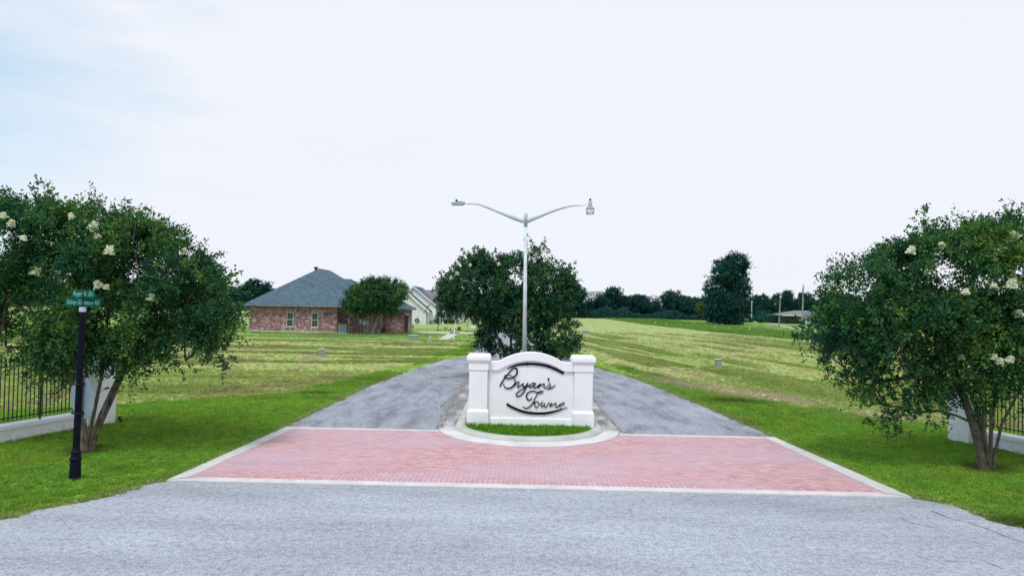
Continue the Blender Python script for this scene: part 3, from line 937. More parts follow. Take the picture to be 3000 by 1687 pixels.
# arched band, proud
b = MB()
for i in range(60):
    x0, x1 = xs[i], xs[i + 1]
    pts = [(x0, arch2(x0, False)), (x1, arch2(x1, False)), (x1, arch2(x1)), (x0, arch2(x0))]
    b.prism(pts, 0.085, 0.46)
b.build("arched_coping", M['whiteshade'], sign)
b = MB(); b.box(-PW, PW, 0.07, 0.45, -0.06, 0.185); b.v = [(x, y + (0.02 if (z > 0.1 and y < 0.1) else 0), z) for x, y, z in b.v]
b.build("plinth", M['whiteshade'], sign, bevel=0.006)
brick_face(sign, (-PW, 0.14, 0), (1, 0, 0), 2 * PW, 0.187, 1.75, keep=lambda c, z: z - WBH / 2 < arch2(c - PW, False) - 0.004)
for s in (-1, 1):
    cx = s * (PW + 0.255)
    b = MB(); b.box(cx - 0.243, cx + 0.243, 0.012, 0.52, -0.06, 1.66); b.build("pillar", M['whiteshade'], sign)
    b = MB(); b.box(cx - 0.285, cx + 0.285, -0.03, 0.565, -0.06, 0.36)
    n = len(b.v)
    b.box(cx - 0.285, cx + 0.285, -0.03, 0.565, 0.36, 0.43)
    for q in range(n + 4, n + 8):
        x, y, z = b.v[q]; b.v[q] = (cx + (x - cx) * 0.88, 0.2675 + (y - 0.2675) * 0.88, z)
    b.build("pillar_base", M['whiteshade'], sign, bevel=0.004)
    b = MB(); b.box(cx - 0.262, cx + 0.262, -0.012, 0.545, 1.45, 1.655); b.build("neck_band", M['whiteshade'], sign, bevel=0.004)
    b = MB(); b.box(cx - 0.285, cx + 0.285, -0.035, 0.565, 1.658, 1.705); b.box(cx - 0.31, cx + 0.31, -0.06, 0.59, 1.707, 1.80)
    n = len(b.v); b.box(cx - 0.31, cx + 0.31, -0.06, 0.59, 1.8, 1.86)
    for q in range(n + 4, n + 8):
        x, y, z = b.v[q]; b.v[q] = (cx + (x - cx) * 0.88, 0.265 + (y - 0.265) * 0.9, z)
    b.build("pillar_cap", M['whiteshade'], sign, bevel=0.008)
    brick_face(sign, (cx - 0.243, 0.012, 0), (1, 0, 0), 0.486, 0.432, 1.45)

# lettering traced on the wall plane
KA = 0.0932; KB = 0.0854
def A_(x, y): return (1440 + x * KA, 1050 + y * KA)
def B_(x, y): return (1460 + x * KB, 1130 + y * KB)
def catmull(P, n=7):
    out = []
    for i in range(len(P) - 1):
        p0 = P[max(0, i - 1)]; p1 = P[i]; p2 = P[i + 1]; p3 = P[min(len(P) - 1, i + 2)]
        for k in range(n):
            t = k / n
            out.append(tuple(0.5 * (2 * b_ + (-a + c) * t + (2 * a - 5 * b_ + 4 * c - d) * t * t + (-a + 3 * b_ - 3 * c + d) * t ** 3) for a, b_, c, d in zip(p0, p1, p2, p3)))
    out.append(tuple(P[-1]))
    return out
def stroke(b, pts, conv, K, y0=0.108, y1=0.13, crop=None):
    P = []
    for x, y, w in pts:
        sx, sy = conv(x, y)
        X_, Z_ = at(sx, sy, SY + 0.12)
        P.append(((X_ - SX) / SS, (Z_ - SZ) / SS, w * 1.05 * K * (SY + 0.09) / 2000.0 / SS))
    C = catmull(P)
    L, R = [], []
    for i, (x, z, w) in enumerate(C):
        a = C[max(0, i - 1)]; c = C[min(len(C) - 1, i + 1)]
        dx, dz = c[0] - a[0], c[1] - a[1]; l = math.hypot(dx, dz) + 1e-9
        nx_, nz_ = -dz / l, dx / l
        w = max(w, 0.008)
        L.append((x + nx_ * w / 2, z + nz_ * w / 2)); R.append((x - nx_ * w / 2, z - nz_ * w / 2))
    n = len(b.v)
    for (lx, lz), (rx, rz_) in zip(L, R):
        b.v += [(lx, y0, lz), (rx, y0, rz_), (rx, y1, rz_), (lx, y1, lz)]
    for i in range(len(L) - 1):
        o_ = n + i * 4
        for k in range(4):
            k2 = (k + 1) % 4
            b.f.append((o_ + k, o_ + k2, o_ + 4 + k2, o_ + 4 + k)); b.mi.append(0)
    b.f.append((n, n + 1, n + 2, n + 3)); b.mi.append(0)
    e = n + (len(L) - 1) * 4
    b.f.append((e + 3, e + 2, e + 1, e)); b.mi.append(0)
def W(l, w): return [(x, y, w) for x, y in l]
letters = {
 'B': ([ [(260,870,36),(340,720,34),(430,590,34),(520,480,32),(600,380,30),(680,312,30),(740,298,34),(790,330,40),(808,410,42),(780,500,40),(700,575,30),(620,615,30),(520,630,30),(430,610,24),(397,565,14),(425,522,12),(520,508,12),(620,535,14),(690,590,18),(735,680,26),(730,780,34),(680,860,40),(600,920,36),(520,935,30),(430,905,24),(385,840,20),(385,775,12)] ], 'A'),
 'r': ([ [(690,870,16),(760,805,20),(800,715,16)], [(800,718,16),(868,745,20),(825,830,20),(820,905,24),(880,870,20),(1000,775,20)] ], 'A'),
 'y': ([ [(1000,768,24),(985,840,28),(1005,900,26),(1070,855,20),(1145,750,18)], [(1145,750,18),(1110,850,24),(1060,960,28),(1010,1050,28),(930,1135,28),(840,1185,28),(780,1165,28),(775,1110,26),(830,1050,24),(930,980,22),(1040,920,22),(1130,870,20),(1200,820,20)] ], 'A'),
 'a': ([ [(1388,790,18),(1335,757,20),(1240,800,20),(1190,870,22),(1212,915,24),(1290,860,22),(1388,782,20)], [(1388,782,20),(1330,860,24),(1340,928,24),(1400,905,24),(1480,840,26),(1555,780,22)] ], 'A'),
 'n': ([ [(1550,782,24),(1500,850,30),(1462,918,24),(1545,845,20),(1640,792,24),(1662,830,24),(1640,895,22),(1668,930,20),(1740,885,16),(1835,765,10)] ], 'A'),
 'apostrophe': ([ [(1790,605,12),(1790,640,52),(1800,672,26),(1770,728,6)] ], 'A'),
 's': ([ [(1835,765,12),(1855,850,20),(1840,910,26),(1785,950,28),(1740,938,14)], [(1785,952,26),(1870,925,24),(1950,870,20),(2003,825,6)] ], 'A'),
 'T': ([ [(1155,375,8),(1130,440,22),(1070,480,34),(1000,460,36),(962,380,38),(980,285,34),(1050,208,28),(1180,172,26),(1290,205,26),(1380,238,30),(1470,235,20),(1527,195,20),(1520,165,18),(1455,172,22),(1375,215,30),(1330,285,24),(1250,430,22),(1190,570,26),(1120,660,28),(1040,730,24),(950,760,24),(890,740,22),(840,700,22)] ], 'B'),
 'o': ([ [(1150,620,26),(1210,575,26),(1275,540,18)], [(1275,540,14),(1245,620,24),(1258,700,24),(1302,730,22),(1360,690,18),(1390,600,16),(1362,537,14),(1290,530,16)], [(1390,598,14),(1440,600,12),(1485,592,14)] ], 'B'),
 'w': ([ [(1498,530,18),(1520,552,16),(1478,630,16),(1460,695,20),(1500,710,16),(1560,650,16),(1602,580,14)], [(1602,580,14),(1570,665,18),(1602,725,22),(1660,690,18),(1712,600,16),(1725,540,10)], [(1712,600,14),(1775,608,14),(1832,575,16)] ], 'B'),
 'n.': ([ [(1832,575,16),(1800,645,18),(1765,715,22),(1870,632,16),(1968,590,20),(1985,622,20),(1965,690,20),(1982,735,22),(2050,690,20),(2112,625,20)] ], 'B'),
 'e': ([ [(2112,625,20),(2180,658,14),(2250,620,14),(2265,577,14),(2215,568,14),(2150,610,16),(2110,680,16),(2130,750,14),(2185,785,12)] ], 'B'),
}
for nm, (sts, cr) in letters.items():
    b = MB()
    for s_ in sts:
        stroke(b, s_, A_ if cr == 'A' else B_, (KA if cr == 'A' else KB) * 1.12)
    b.build("letter" if nm != 'apostrophe' else "apostrophe", M['ink'], sign)
b = MB(); stroke(b, [(490,325,5),(600,272,38),(760,217,55),(920,184,66),(1130,170,70),(1300,168,72),(1500,187,74),(1700,224,74),(1900,287,74),(2080,367,74),(2270,467,74)], A_, KA)
for x, y in ((1132, 128), (1132, 215), (1408, 210), (1810, 212)): stroke(b, [(x, y - 14, 22), (x, y + 14, 22)], A_, KA)
b.build("upper_arc", M['ink'], sign)
b = MB(); stroke(b, [(285,612,70),(400,690,74),(600,788,76),(850,878,76),(1100,927,76),(1400,942,76),(1650,927,72),(1900,877,60),(2100,820,38),(2200,785,20),(2360,725,4)], B_, KB)
for x, y in ((1102, 870), (2105, 795), (1578, 975)): stroke(b, [(x, y - 14, 24), (x, y + 14, 24)], B_, KB)
b.build("lower_arc", M['ink'], sign)

# ------------------------------------------------------------------ wing walls with iron fence
def wing(side):
    if side < 0:
        A = Vector((*gp(340, 1240), 0)); Bp = Vector((*gp(0, 1304), 0))
    else:
        A = Vector((*gp(2775, 1289), 0)); Bp = Vector((*gp(3000, 1338), 0))
    d = (Bp - A).normalized()
    u = d if side > 0 else -d              # +x local runs so that local -y faces the entrance road / camera
    rz = math.atan2(u.y, u.x)
    where = "left" if side < 0 else "right"
    wl_ = empty("entrance_wall", (A.x, A.y, 0), f"white painted brick pillar and low wall behind the {where} crape myrtle", "wall", "wing walls of the entrance", rz)
    # local frame: x from A along u. For left side wall runs to -x.
    sg = 1 if side > 0 else -1
    PWd = 0.62
    def bx(b, x0, x1, *r):
        x0, x1 = sorted((x0 * sg, x1 * sg)); b.box(x0, x1, *r)
    b = MB(); bx(b, 0.012, PWd - 0.012, 0.012, PWd, -0.05, 1.86); b.build("pillar", M['whiteshade'], wl_)
    b = MB(); bx(b, -0.03, PWd + 0.03, -0.03, PWd + 0.03, 1.62, 1.80); b.build("neck_band", M['whiteshade'], wl_, bevel=0.005)
    b = MB(); bx(b, -0.06, PWd + 0.06, -0.06, PWd + 0.06, 1.863, 1.96); bx(b, -0.03, PWd + 0.03, -0.03, PWd + 0.03, 1.962, 2.02); b.build("pillar_cap", M['whiteshade'], wl_, bevel=0.008)
    x0 = 0.0 if sg > 0 else -PWd
    brick_face(wl_, (x0, 0.012, 0), (1, 0, 0), PWd, 0.0, 1.62)
    # far end face (towards the drive)
    if side > 0: brick_face(wl_, (0.012, PWd, 0), (0, -1, 0), PWd, 0.0, 1.62)
    else: brick_face(wl_, (-0.012, 0.0, 0), (0, 1, 0), PWd, 0.0, 1.62)
    LW = 6.0
    b = MB(); bx(b, PWd + 0.002, LW, 0.172, 0.46, -0.05, 0.30); b.build("low_wall", M['whiteshade'], wl_)
    b = MB(); bx(b, PWd + 0.034, LW, 0.12, 0.51, 0.302, 0.40); b.build("wall_coping", M['whiteshade'], wl_, bevel=0.008)
    fx = PWd + 0.005 if sg > 0 else -(PWd + 3.6)
    brick_face(wl_, (fx, 0.172, 0), (1, 0, 0), 3.6, 0.0, 0.29)
    fen = empty("iron_fence", (A.x, A.y, 0), f"black iron picket fence with spear tips on the low white wall at the {where} edge", "fence", "iron fences on the wing walls", rz)
    pk = MB()
    pk.box(-0.009, 0.009, -0.009, 0.009, 0.47, 1.86)
    pk.tube([(0, 0, 1.86), (0, 0, 1.885), (0, 0, 1.91), (0, 0, 1.98)], [0.011, 0.03, 0.026, 0.003], 6)
    pk.box(-0.034, 0.034, -0.006, 0.006, 1.868, 1.884)
    pm = None
    n = int((LW - PWd - 0.2) / 0.105)
    for k in range(n):
        x = sg * (PWd + 0.12 + k * 0.105)
        if pm is None:
            o = pk.build("picket", M['iron'], fen); pm = o.data
        else: o = link_mesh("picket", pm, fen)
        o.location = (x, 0.315, 0)
    for z in (0.53, 1.74):
        b = MB(); bx(b, PWd + 0.032, LW, 0.30, 0.33, z, z + 0.028); b.build("rail", M['iron'], fen)
    for k in range(4):
        x = sg * (PWd + 0.066 + k * 1.26)
        b = MB(); b.box(x - 0.014, x + 0.014, 0.2935, 0.3365, 0.401, 1.80); b.build("fence_post", M['iron'], fen)
wing(-1); wing(1)
# small spotlight beside the left pillar
sx, sy = gp(354, 1241)
sp = empty("spotlight", (sx, sy, 0), "small black spotlight on a stake beside the left white pillar", "spotlight")
b = MB(); b.lathe([(0.012, 0), (0.012, 0.09)], 6); b.build("stake", M['iron'], sp)
b = MB(); b.tube([(0, 0, 0.08), (-0.02, 0.02, 0.10), (-0.07, 0.06, 0.17)], [0.03, 0.045, 0.055], 10); b.build("lamp_head", M['iron'], sp)

# ------------------------------------------------------------------ street name post with stop sign
px_, py_ = gp(219, 1406)
post = empty("street_sign_post", (px_, py_, 0), "black ornamental post with flared base carrying green street name blades", "sign post")
post.rotation_euler = (0, math.radians(0.75), 0)
b = MB()
b.lathe([(0.105, 0.0), (0.108, 0.04), (0.098, 0.06), (0.092, 0.34), (0.090, 0.37), (0.105, 0.385), (0.107, 0.41), (0.088, 0.425), (0.078, 0.50), (0.09, 0.515), (0.09, 0.535), (0.072, 0.55), (0.062, 0.62)], 24)
b.build("post_base", M['black'], post, smooth=False)
b = MB()
n = 20; V = []
for z in (0.60, 3.155):
    for k in range(n * 2):
        a = math.pi * k / n; r = (0.060 if z < 1 else 0.052) - (0.006 if k % 2 else 0)
        b.v.append((r * math.cos(a), r * math.sin(a), z))
for k in range(n * 2): b.f.append((k, (k + 1) % (2 * n), 2 * n + (k + 1) % (2 * n), 2 * n + k)); b.mi.append(0)
b.build("fluted_shaft", M['black'], post)
b = MB(); b.lathe([(0.056, 3.14), (0.060, 3.155), (0.060, 3.222), (0.045, 3.23)], 16); b.build("collar", simple("pale_collar", (0.42, 0.45, 0.55), 0.4), post)
b = MB(); b.box(-0.012, 0.012, -0.02, 0.02, 3.2, 3.49); b.build("bracket", M['iron'], post)
def text_mesh(txt, height, shear=0.3, depth=0.002):
    cu = bpy.data.curves.new("text", 'FONT'); cu.body = txt; cu.size = height; cu.shear = shear; cu.extrude = depth
    cu.align_x = 'CENTER'; cu.align_y = 'CENTER'
    to = bpy.data.objects.new("text", cu); COL.objects.link(to)
    dg = bpy.context.evaluated_depsgraph_get()
    me = bpy.data.meshes.new_from_object(to.evaluated_get(dg))
    bpy.data.objects.remove(to); bpy.data.curves.remove(cu)
    return me
def blade(z, rz, txt, lab):
    b = MB(); b.box(-0.305, 0.305, -0.003, 0.003, z - 0.078, z + 0.078)
    o = b.build("street_name_blade", M['signgreen'], post, bevel=0.002); o.rotation_euler = (0, 0, rz); o['label'] = lab
    me = text_mesh(txt, 0.105); me.materials.clear(); me.materials.append(M['signtext'])
    xs_ = [v.co.x for v in me.vertices]; w = max(xs_) - min(xs_)
    k = 0.55 / w
    for v in me.vertices: v.co.x *= k; v.co.y *= 1.15
    t = link_mesh("street_name_text", me, o)
    t.rotation_euler = (math.pi / 2, 0, 0); t.location = (0, -0.006, z)
view = math.atan2(px_, py_)           # azimuth of post seen from the drive
blade(3.318, -view * 0.4, "Sidney Gautreaux Rd.", "green blade reading Sidney Gautreaux Rd.")
blade(3.478, math.radians(-22), "Roger Sr. Dr.", "green blade turned across the other, reading Sr. Dr.")
stop = empty("stop_sign", (px_, py_, 0), "octagonal stop sign seen from its blank grey back, strapped to the black post", "stop sign")
az = math.radians(29)
nrm = Vector((math.sin(az), math.cos(az), 0))
zc = 1.52
def oct_mesh(R, y, mat, nm, th=0.003):
    b = MB(); pts = [(R * math.cos(math.pi / 8 + k * math.pi / 4), R * math.sin(math.pi / 8 + k * math.pi / 4) + zc) for k in range(8)]
    b.prism(pts, y, y + th); o = b.build(nm, mat, stop); return o
R8 = 0.381 / math.cos(math.pi / 8)
o1 = oct_mesh(R8, 0.085, M['alu'], "sign_plate"); o2 = oct_mesh(R8 - 0.004, 0.0885, M['red'], "sign_face")
stop.rotation_euler = (0, 0, -az)
b = MB()
for z in (zc - 0.27, zc + 0.27):
    b.box(-0.07, 0.07, -0.072, 0.084, z - 0.016, z + 0.016); b.box(-0.09, 0.09, 0.06, 0.084, z - 0.02, z + 0.02)
b.build("strap", M['iron'], stop)

# ------------------------------------------------------------------ street light on the island
LY = 27.0
lx, _ = at(1537, 1031, LY)
lamp = empty("street_light", (lx, LY, 0.1), "tall galvanised double arm street light standing behind the white sign", "street light")
lamp.rotation_euler = (0, math.radians(-0.35), 0)
_, ztop = at(1541, 627, LY)
b = MB(); b.tube([(0, 0, 0), (0, 0, ztop - 0.1)], [0.098, 0.055], 20); b.build("pole", M['galv'], lamp, smooth=True)
b = MB(); b.lathe([(0.20, 0.0), (0.20, 0.03)], 16); b.build("base_plate", M['galv'], lamp)
b = MB(); b.lathe([(0.070, ztop - 0.6), (0.072, ztop - 0.1), (0.06, ztop - 0.07)], 16)
for dz in (-0.5, -0.2): b.box(-0.10, -0.06, -0.02, 0.02, ztop + dz - 0.015, ztop + dz + 0.015)
b.build("collar", M['galv'], lamp, smooth=True)
def armpts(pl):
    return [(at(x, y, LY)[0] - lx, 0, at(x, y, LY)[1] - 0.1) for x, y in pl]
def arm(pl, rads, nm="arm"):
    P = armpts(pl); P = catmull([p + (r,) for p, r in zip(P, rads)], 6)
    b = MB(); b.tube([p[:3] for p in P], [p[3] for p in P], 12)
    b.v = [(x, y * 0.65, z) for x, y, z in b.v]
    return b.build(nm, M['galv'], lamp, smooth=True)
sv = lambda cx, cy: (1280 + cx * 0.1941, 560 + cy * 0.1941)
arm([sv(1330, 450), sv(1200, 410), sv(1000, 330), sv(800, 250), sv(660, 200), sv(600, 190), sv(490, 187)], [0.10, 0.088, 0.066, 0.048, 0.036, 0.032, 0.026])
arm([sv(1375, 450), sv(1500, 400), sv(1700, 325), sv(1900, 260), sv(2050, 228), sv(2120, 222), sv(2220, 222)], [0.10, 0.088, 0.066, 0.048, 0.034, 0.030, 0.024])
arm([sv(495, 187), sv(430, 187)], [0.018, 0.018], "arm_tip"); arm([sv(2215, 222), sv(2290, 218)], [0.016, 0.016], "arm_tip")
def P2(cx, cy):
    x, z = at(*sv(cx, cy), LY); return x - lx, z - 0.1
x0, z0 = P2(235, 205); x1, z1 = P2(440, 160)
b = MB(); b.prism([(x0, z0 + 0.02), (x0 + 0.05, z0 - 0.005), (x1 - 0.08, z0), (x1 - 0.02, z0 + 0.05), (x1, z1 - 0.04), (x1, z1), (x0 + 0.24, z1 + 0.03), (x0 + 0.24, z1 - 0.005), (x0 + 0.04, z1 - 0.02), (x0, z0 + 0.06)], -0.11, 0.11)
hd = b.build("luminaire", M['lamp_grey'], lamp, bevel=0.008); hd['label'] = "flat grey luminaire on the left arm"
xa, za = P2(312, 152)
b = MB(); b.lathe([(0.042, za), (0.042, za + 0.07), (0.03, za + 0.085)], 12, (xa, 0)); b.build("photocell", M['iron'], hd)
xb, zb = P2(2330, 230); _, zt = P2(2330, 160); _, zr = P2(2330, 268); _, zl = P2(2330, 355)
b = MB(); b.lathe([(0.085, zb - 0.03), (0.085, zb), (0.078, zt), (0.05, zt + 0.015)], 18, (xb, 0)); b.tube([(xb, 0, zb - 0.03), (xb, 0, zr)], [0.10, 0.175], 18)
h2 = b.build("luminaire", M['lamp_grey'], lamp, smooth=True); h2['label'] = "round barn style luminaire on the right arm"
b = MB(); b.lathe([(0.042, zt + 0.015), (0.042, zt + 0.09), (0.03, zt + 0.10)], 12, (xb, 0)); b.build("photocell", M['iron'], h2)
b = MB(); b.tube([(xb, 0, zr), (xb, 0, zr - 0.02), (xb, 0, zl)], [0.18, 0.178, 0.15], 24); b.build("refractor", M['clear'], h2, smooth=True)

# ------------------------------------------------------------------ trees
D2S = 3000 / 2576.0
def gapnoise(P, sd, sc_=1.0):
    r = np.random.default_rng(sd)
    s = np.zeros(len(P))
    for k in range(9):
        d = r.normal(size=3); d /= np.linalg.norm(d)
        s += np.sin(P @ d * (1.6 + 0.55 * k) * sc_ + r.uniform(0, 6.28))
    return s / 4.0
def outliers(ells, n, seed, lo=0.16, hi=0.34):
    r = np.random.default_rng(seed); out = []
    E = np.array(ells, float)
    while len(out) < n:
        e = E[r.integers(len(E))]; d = r.normal(size=3); d /= np.linalg.norm(d)
        p = e[:3] + d * e[3:6]
        if any((((p - q[:3]) / q[3:6]) ** 2).sum() < 0.97 for q in E if q is not e and not np.allclose(q, e)): continue
        s_ = r.uniform(lo, hi)
        off = d * r.uniform(0.0, 0.35)
        off[2] = r.uniform(0.1, 0.45) if d[2] > 0.25 else (-r.uniform(0.05, 0.42) if d[2] < 0.0 else off[2])
        p = p + off
        if p[2] < 0.7: continue
        out.append((p[0], p[1], p[2], s_, s_, s_ * r.uniform(0.8, 1.5)))
    return out
def crown_leaves(ells, n_spray, per, leaf, seed, spray_len=0.35, gap=-0.55, droop=0.5, inner=0.25, gsc=1.0, tonebase=0.45, shell=0.22, wid=0.5):
    r = np.random.default_rng(seed)
    E = np.array(ells, float)
    wts = (E[:, 3] * E[:, 4] + E[:, 4] * E[:, 5] + E[:, 3] * E[:, 5]); wts /= wts.sum()
    need = n_spray; PS = []; NS = []
    while need > 0:
        m_ = need * 3 + 50
        e = E[r.choice(len(E), m_, p=wts)]
        d = r.normal(size=(m_, 3)); d /= np.linalg.norm(d, axis=1)[:, None]
        rad = 1 - np.abs(r.normal(0, shell, m_)); k = r.random(m_) < inner; rad[k] = r.random(k.sum()) ** 0.5
        rad = np.clip(rad, 0.05, 1.03)
        p = e[:, :3] + d * e[:, 3:6] * rad[:, None]
        deep = np.zeros(m_, bool)
        for q in E:
            deep |= (((p - q[:3]) / q[3:6]) ** 2).sum(1) < 0.45
        ok = (gapnoise(p, seed + 99, gsc) > gap) & (p[:, 2] > min(0.25, 0.1 * E[:, 2].max())) & (~deep | (r.random(m_) < 0.35))
        nn = d / e[:, 3:6]; nn /= np.linalg.norm(nn, axis=1)[:, None]
        PS.append(p[ok]); NS.append(nn[ok]); need -= ok.sum()
    P = np.concatenate(PS)[:n_spray]; Nn = np.concatenate(NS)[:n_spray]
    D = Nn * 0.9 + r.normal(0, 0.45, P.shape); D[:, 2] += 0.25
    D /= np.linalg.norm(D, axis=1)[:, None]
    Ls = spray_len * r.uniform(0.6, 1.5, n_spray)
    long = r.random(n_spray) < 0.05; Ls[long] *= 1.9
    t = r.random((n_spray, per))
    pos = P[:, None, :] + D[:, None, :] * (t * Ls[:, None])[..., None]
    pos[..., 2] -= droop * (t ** 2) * Ls[:, None] * np.where(Nn[:, 2] < 0.25, 1.0, 0.25)[:, None]
    pos += r.normal(0, spray_len * 0.11, pos.shape)
    pos = pos.reshape(-1, 3); n = len(pos)
    Dr = np.repeat(D, per, 0)
    ld = Dr * 0.55 + r.normal(0, 0.75, (n, 3)); ld /= np.linalg.norm(ld, axis=1)[:, None]
    up = np.repeat(Nn, per, 0) * 0.6 + np.array([0, 0, 0.55]) + r.normal(0, 0.55, (n, 3))
    sd = np.cross(ld, up); sd /= (np.linalg.norm(sd, axis=1)[:, None] + 1e-9)
    s = leaf * r.uniform(0.7, 1.25, n)[:, None]
    a = pos; c = pos + ld * s
    mdl = pos + ld * s * 0.5
    V = np.stack([a, mdl + sd * s * wid / 2, c, mdl - sd * s * wid / 2], 1)
    tone = tonebase + np.repeat(r.normal(0, 0.10, n_spray) + 0.17 * gapnoise(P * 1.0, seed + 7, 0.8), per) + r.normal(0, 0.13, n) + 0.10 * (np.repeat(P[:, 2], per) / max(1e-3, E[:, 2].max()) - 0.7)
    return V, np.clip(tone, 0, 1), P
def branches(b, base_stems, targets, seed, r_tip=0.006, minr=0.004):
    """connects targets to the stems; stems = list of polylines [(x,y,z)...]; thickness by load"""
    r = random.Random(seed)
    nodes = []; par = []
    for st in base_stems:
        prev = -1
        for k, p in enumerate(st):
            nodes.append(np.array(p, float)); par.append(prev); prev = len(nodes) - 1
    targets = sorted(targets, key=lambda t: np.linalg.norm(np.array(t) - nodes[-1]))
    stem_n = len(nodes)
    for t in targets:
        t = np.array(t, float)
        N_ = np.array(nodes)
        dz = t[2] - N_[:, 2]; hz = np.hypot(N_[:, 0] - t[0], N_[:, 1] - t[1]); dd = 1.5 * hz + np.abs(dz) + 2.2 * np.maximum(0, -dz) + 0.9 * np.maximum(0, hz - np.maximum(dz, 0))
        low = N_[:, 2] < 0.5
        dd[low] += 3
        i = int(np.argmin(dd))
        a = nodes[i]; L = np.linalg.norm(t - a)
        steps = max(1, int(L / 0.35))
        prev = i
        for k in range(1, steps + 1):
            f = k / steps
            p = a + (t - a) * f
            p[2] += 0.12 * L * math.sin(math.pi * f)
            if k < steps: p = p + np.array([r.gauss(0, .03), r.gauss(0, .03), r.gauss(0, .03)])
            nodes.append(p); par.append(prev); prev = len(nodes) - 1
    load = [0.0] * len(nodes); ch = [0] * len(nodes)
    for i in range(len(nodes) - 1, -1, -1):
        if ch[i] == 0: load[i] = 1.0
        if par[i] >= 0: load[par[i]] += load[i]; ch[par[i]] += 1
    return nodes, par, load
def tree(name, loc, stems, ells, label, cat, group, seed, mats, n_spray, per, leaf, r0=0.07, n_limb=110, crown_kw={}, parts=("trunk", "crown"), twig=True, mesh_only=False):
    kw = dict(crown_kw); no = kw.pop('outl', 0); osz = kw.pop('osz', (0.14, 0.30))
    V, tone, P = crown_leaves(ells, n_spray, per, leaf, seed, **kw)
    extra = []
    if no:
        oe = outliers(ells, no, seed + 5, *osz); extra = [np.array(e[:3]) for e in oe]
        V2, t2_, _ = crown_leaves(oe, no * 9, max(10, per // 2), leaf, seed + 6, spray_len=osz[1] * 0.55, gap=-9, shell=0.5, inner=0.6, wid=kw.get('wid', .5), tonebase=kw.get('tonebase', .45) + .04)
        V = np.concatenate([V, V2]); tone = np.concatenate([tone, t2_])
    root = empty(name, loc, label, cat, group)
    r = random.Random(seed)
    idx = r.sample(range(len(P)), min(n_limb, len(P)))
    nodes, par, load = branches(None, stems, [P[i] * np.array([0.93, 0.93, 0.97]) for i in idx] + extra, seed)
    mx = max(load)
    b = MB()
    rad = [max(0.005 * (leaf / 0.06) ** 0.5, r0 * (l / mx) ** 0.62) for l in load]
    for i, p in enumerate(par):
        if p < 0: continue
        sides = 9 if rad[i] > 0.03 else (5 if rad[i] > 0.012 else 3)
        ra = rad[p] if (p >= 0 and load[p] < load[i] * 2.2) else min(rad[p], rad[i] * 1.35)
        if nodes[p][2] < 0.12: ra *= 1.35
        b.tube([nodes[p], nodes[i]], [ra, rad[i]], sides, cap=False)
    b.build(parts[0], mats[0], root, smooth=True)
    me = quads_mesh(parts[1], V, tone, mats[1])
    link_mesh(parts[1], me, root)
    return root, P

def ell_hit(loc, ells, px, py):
    o = Vector((0, 0, CAM_H)) - Vector(loc); d = ray(px, py); best = None
    for e in ells:
        a = sum((d[i] / e[3 + i]) ** 2 for i in range(3)); bb = 2 * sum((o[i] - e[i]) * d[i] / e[3 + i] ** 2 for i in range(3)); c = sum(((o[i] - e[i]) / e[3 + i]) ** 2 for i in range(3)) - 1
        dsc = bb * bb - 4 * a * c
        if dsc < 0: continue
        t = (-bb - math.sqrt(dsc)) / (2 * a)
        if best is None or t < best: best = t
    return None if best is None else o + d * best
def flowers(root, loc, ells, spots, seed, size=0.16):
    r = np.random.default_rng(seed)
    for (px, py, s) in spots:
        h = ell_hit(loc, ells, px, py)
        if h is None: continue
        n = 190
        s = s * 1.05; t = r.random(n); rr = (0.55 - 0.30 * t) * size * s
        an = r.random(n) * 6.28; q = np.sqrt(r.random(n))
        c = np.stack([np.cos(an) * rr * q, np.sin(an) * rr * q, (t - 0.35) * size * s * 0.8], -1)
        a = r.normal(size=(n, 3)); a /= np.linalg.norm(a, axis=1)[:, None]
        b2 = np.cross(a, r.normal(size=(n, 3))); b2 /= np.linalg.norm(b2, axis=1)[:, None]
        k = 0.018
        V = np.stack([c - a * k, c - b2 * k, c + a * k, c + b2 * k], 1)
        me = quads_mesh("flower_cluster", V, r.random(n), M['petal'])
        o = link_mesh("flower_cluster", me, root); o.location = h - ray(px, py).normalized() * 0.28
        o.rotation_euler = (r.uniform(-.5, .5), r.uniform(-.5, .5), r.uniform(0, 6))
def SP(lst): return [(x * D2S, y * D2S, s) for x, y, s in lst]

def EL(T, lst):
    """crown lobes surveyed from the drive: (px, py, half width px, half height px, depth offset m, depth radius m)"""
    out = []
    for (px, py, rx, ry, dy, ryd) in lst:
        Yd = T[1] + dy; k = D2S * Yd / 2000.0
        x, z = at(px * D2S, py * D2S, Yd)
        out.append((x - T[0], dy, z - T[2], rx * k, ryd, ry * k))
    return out
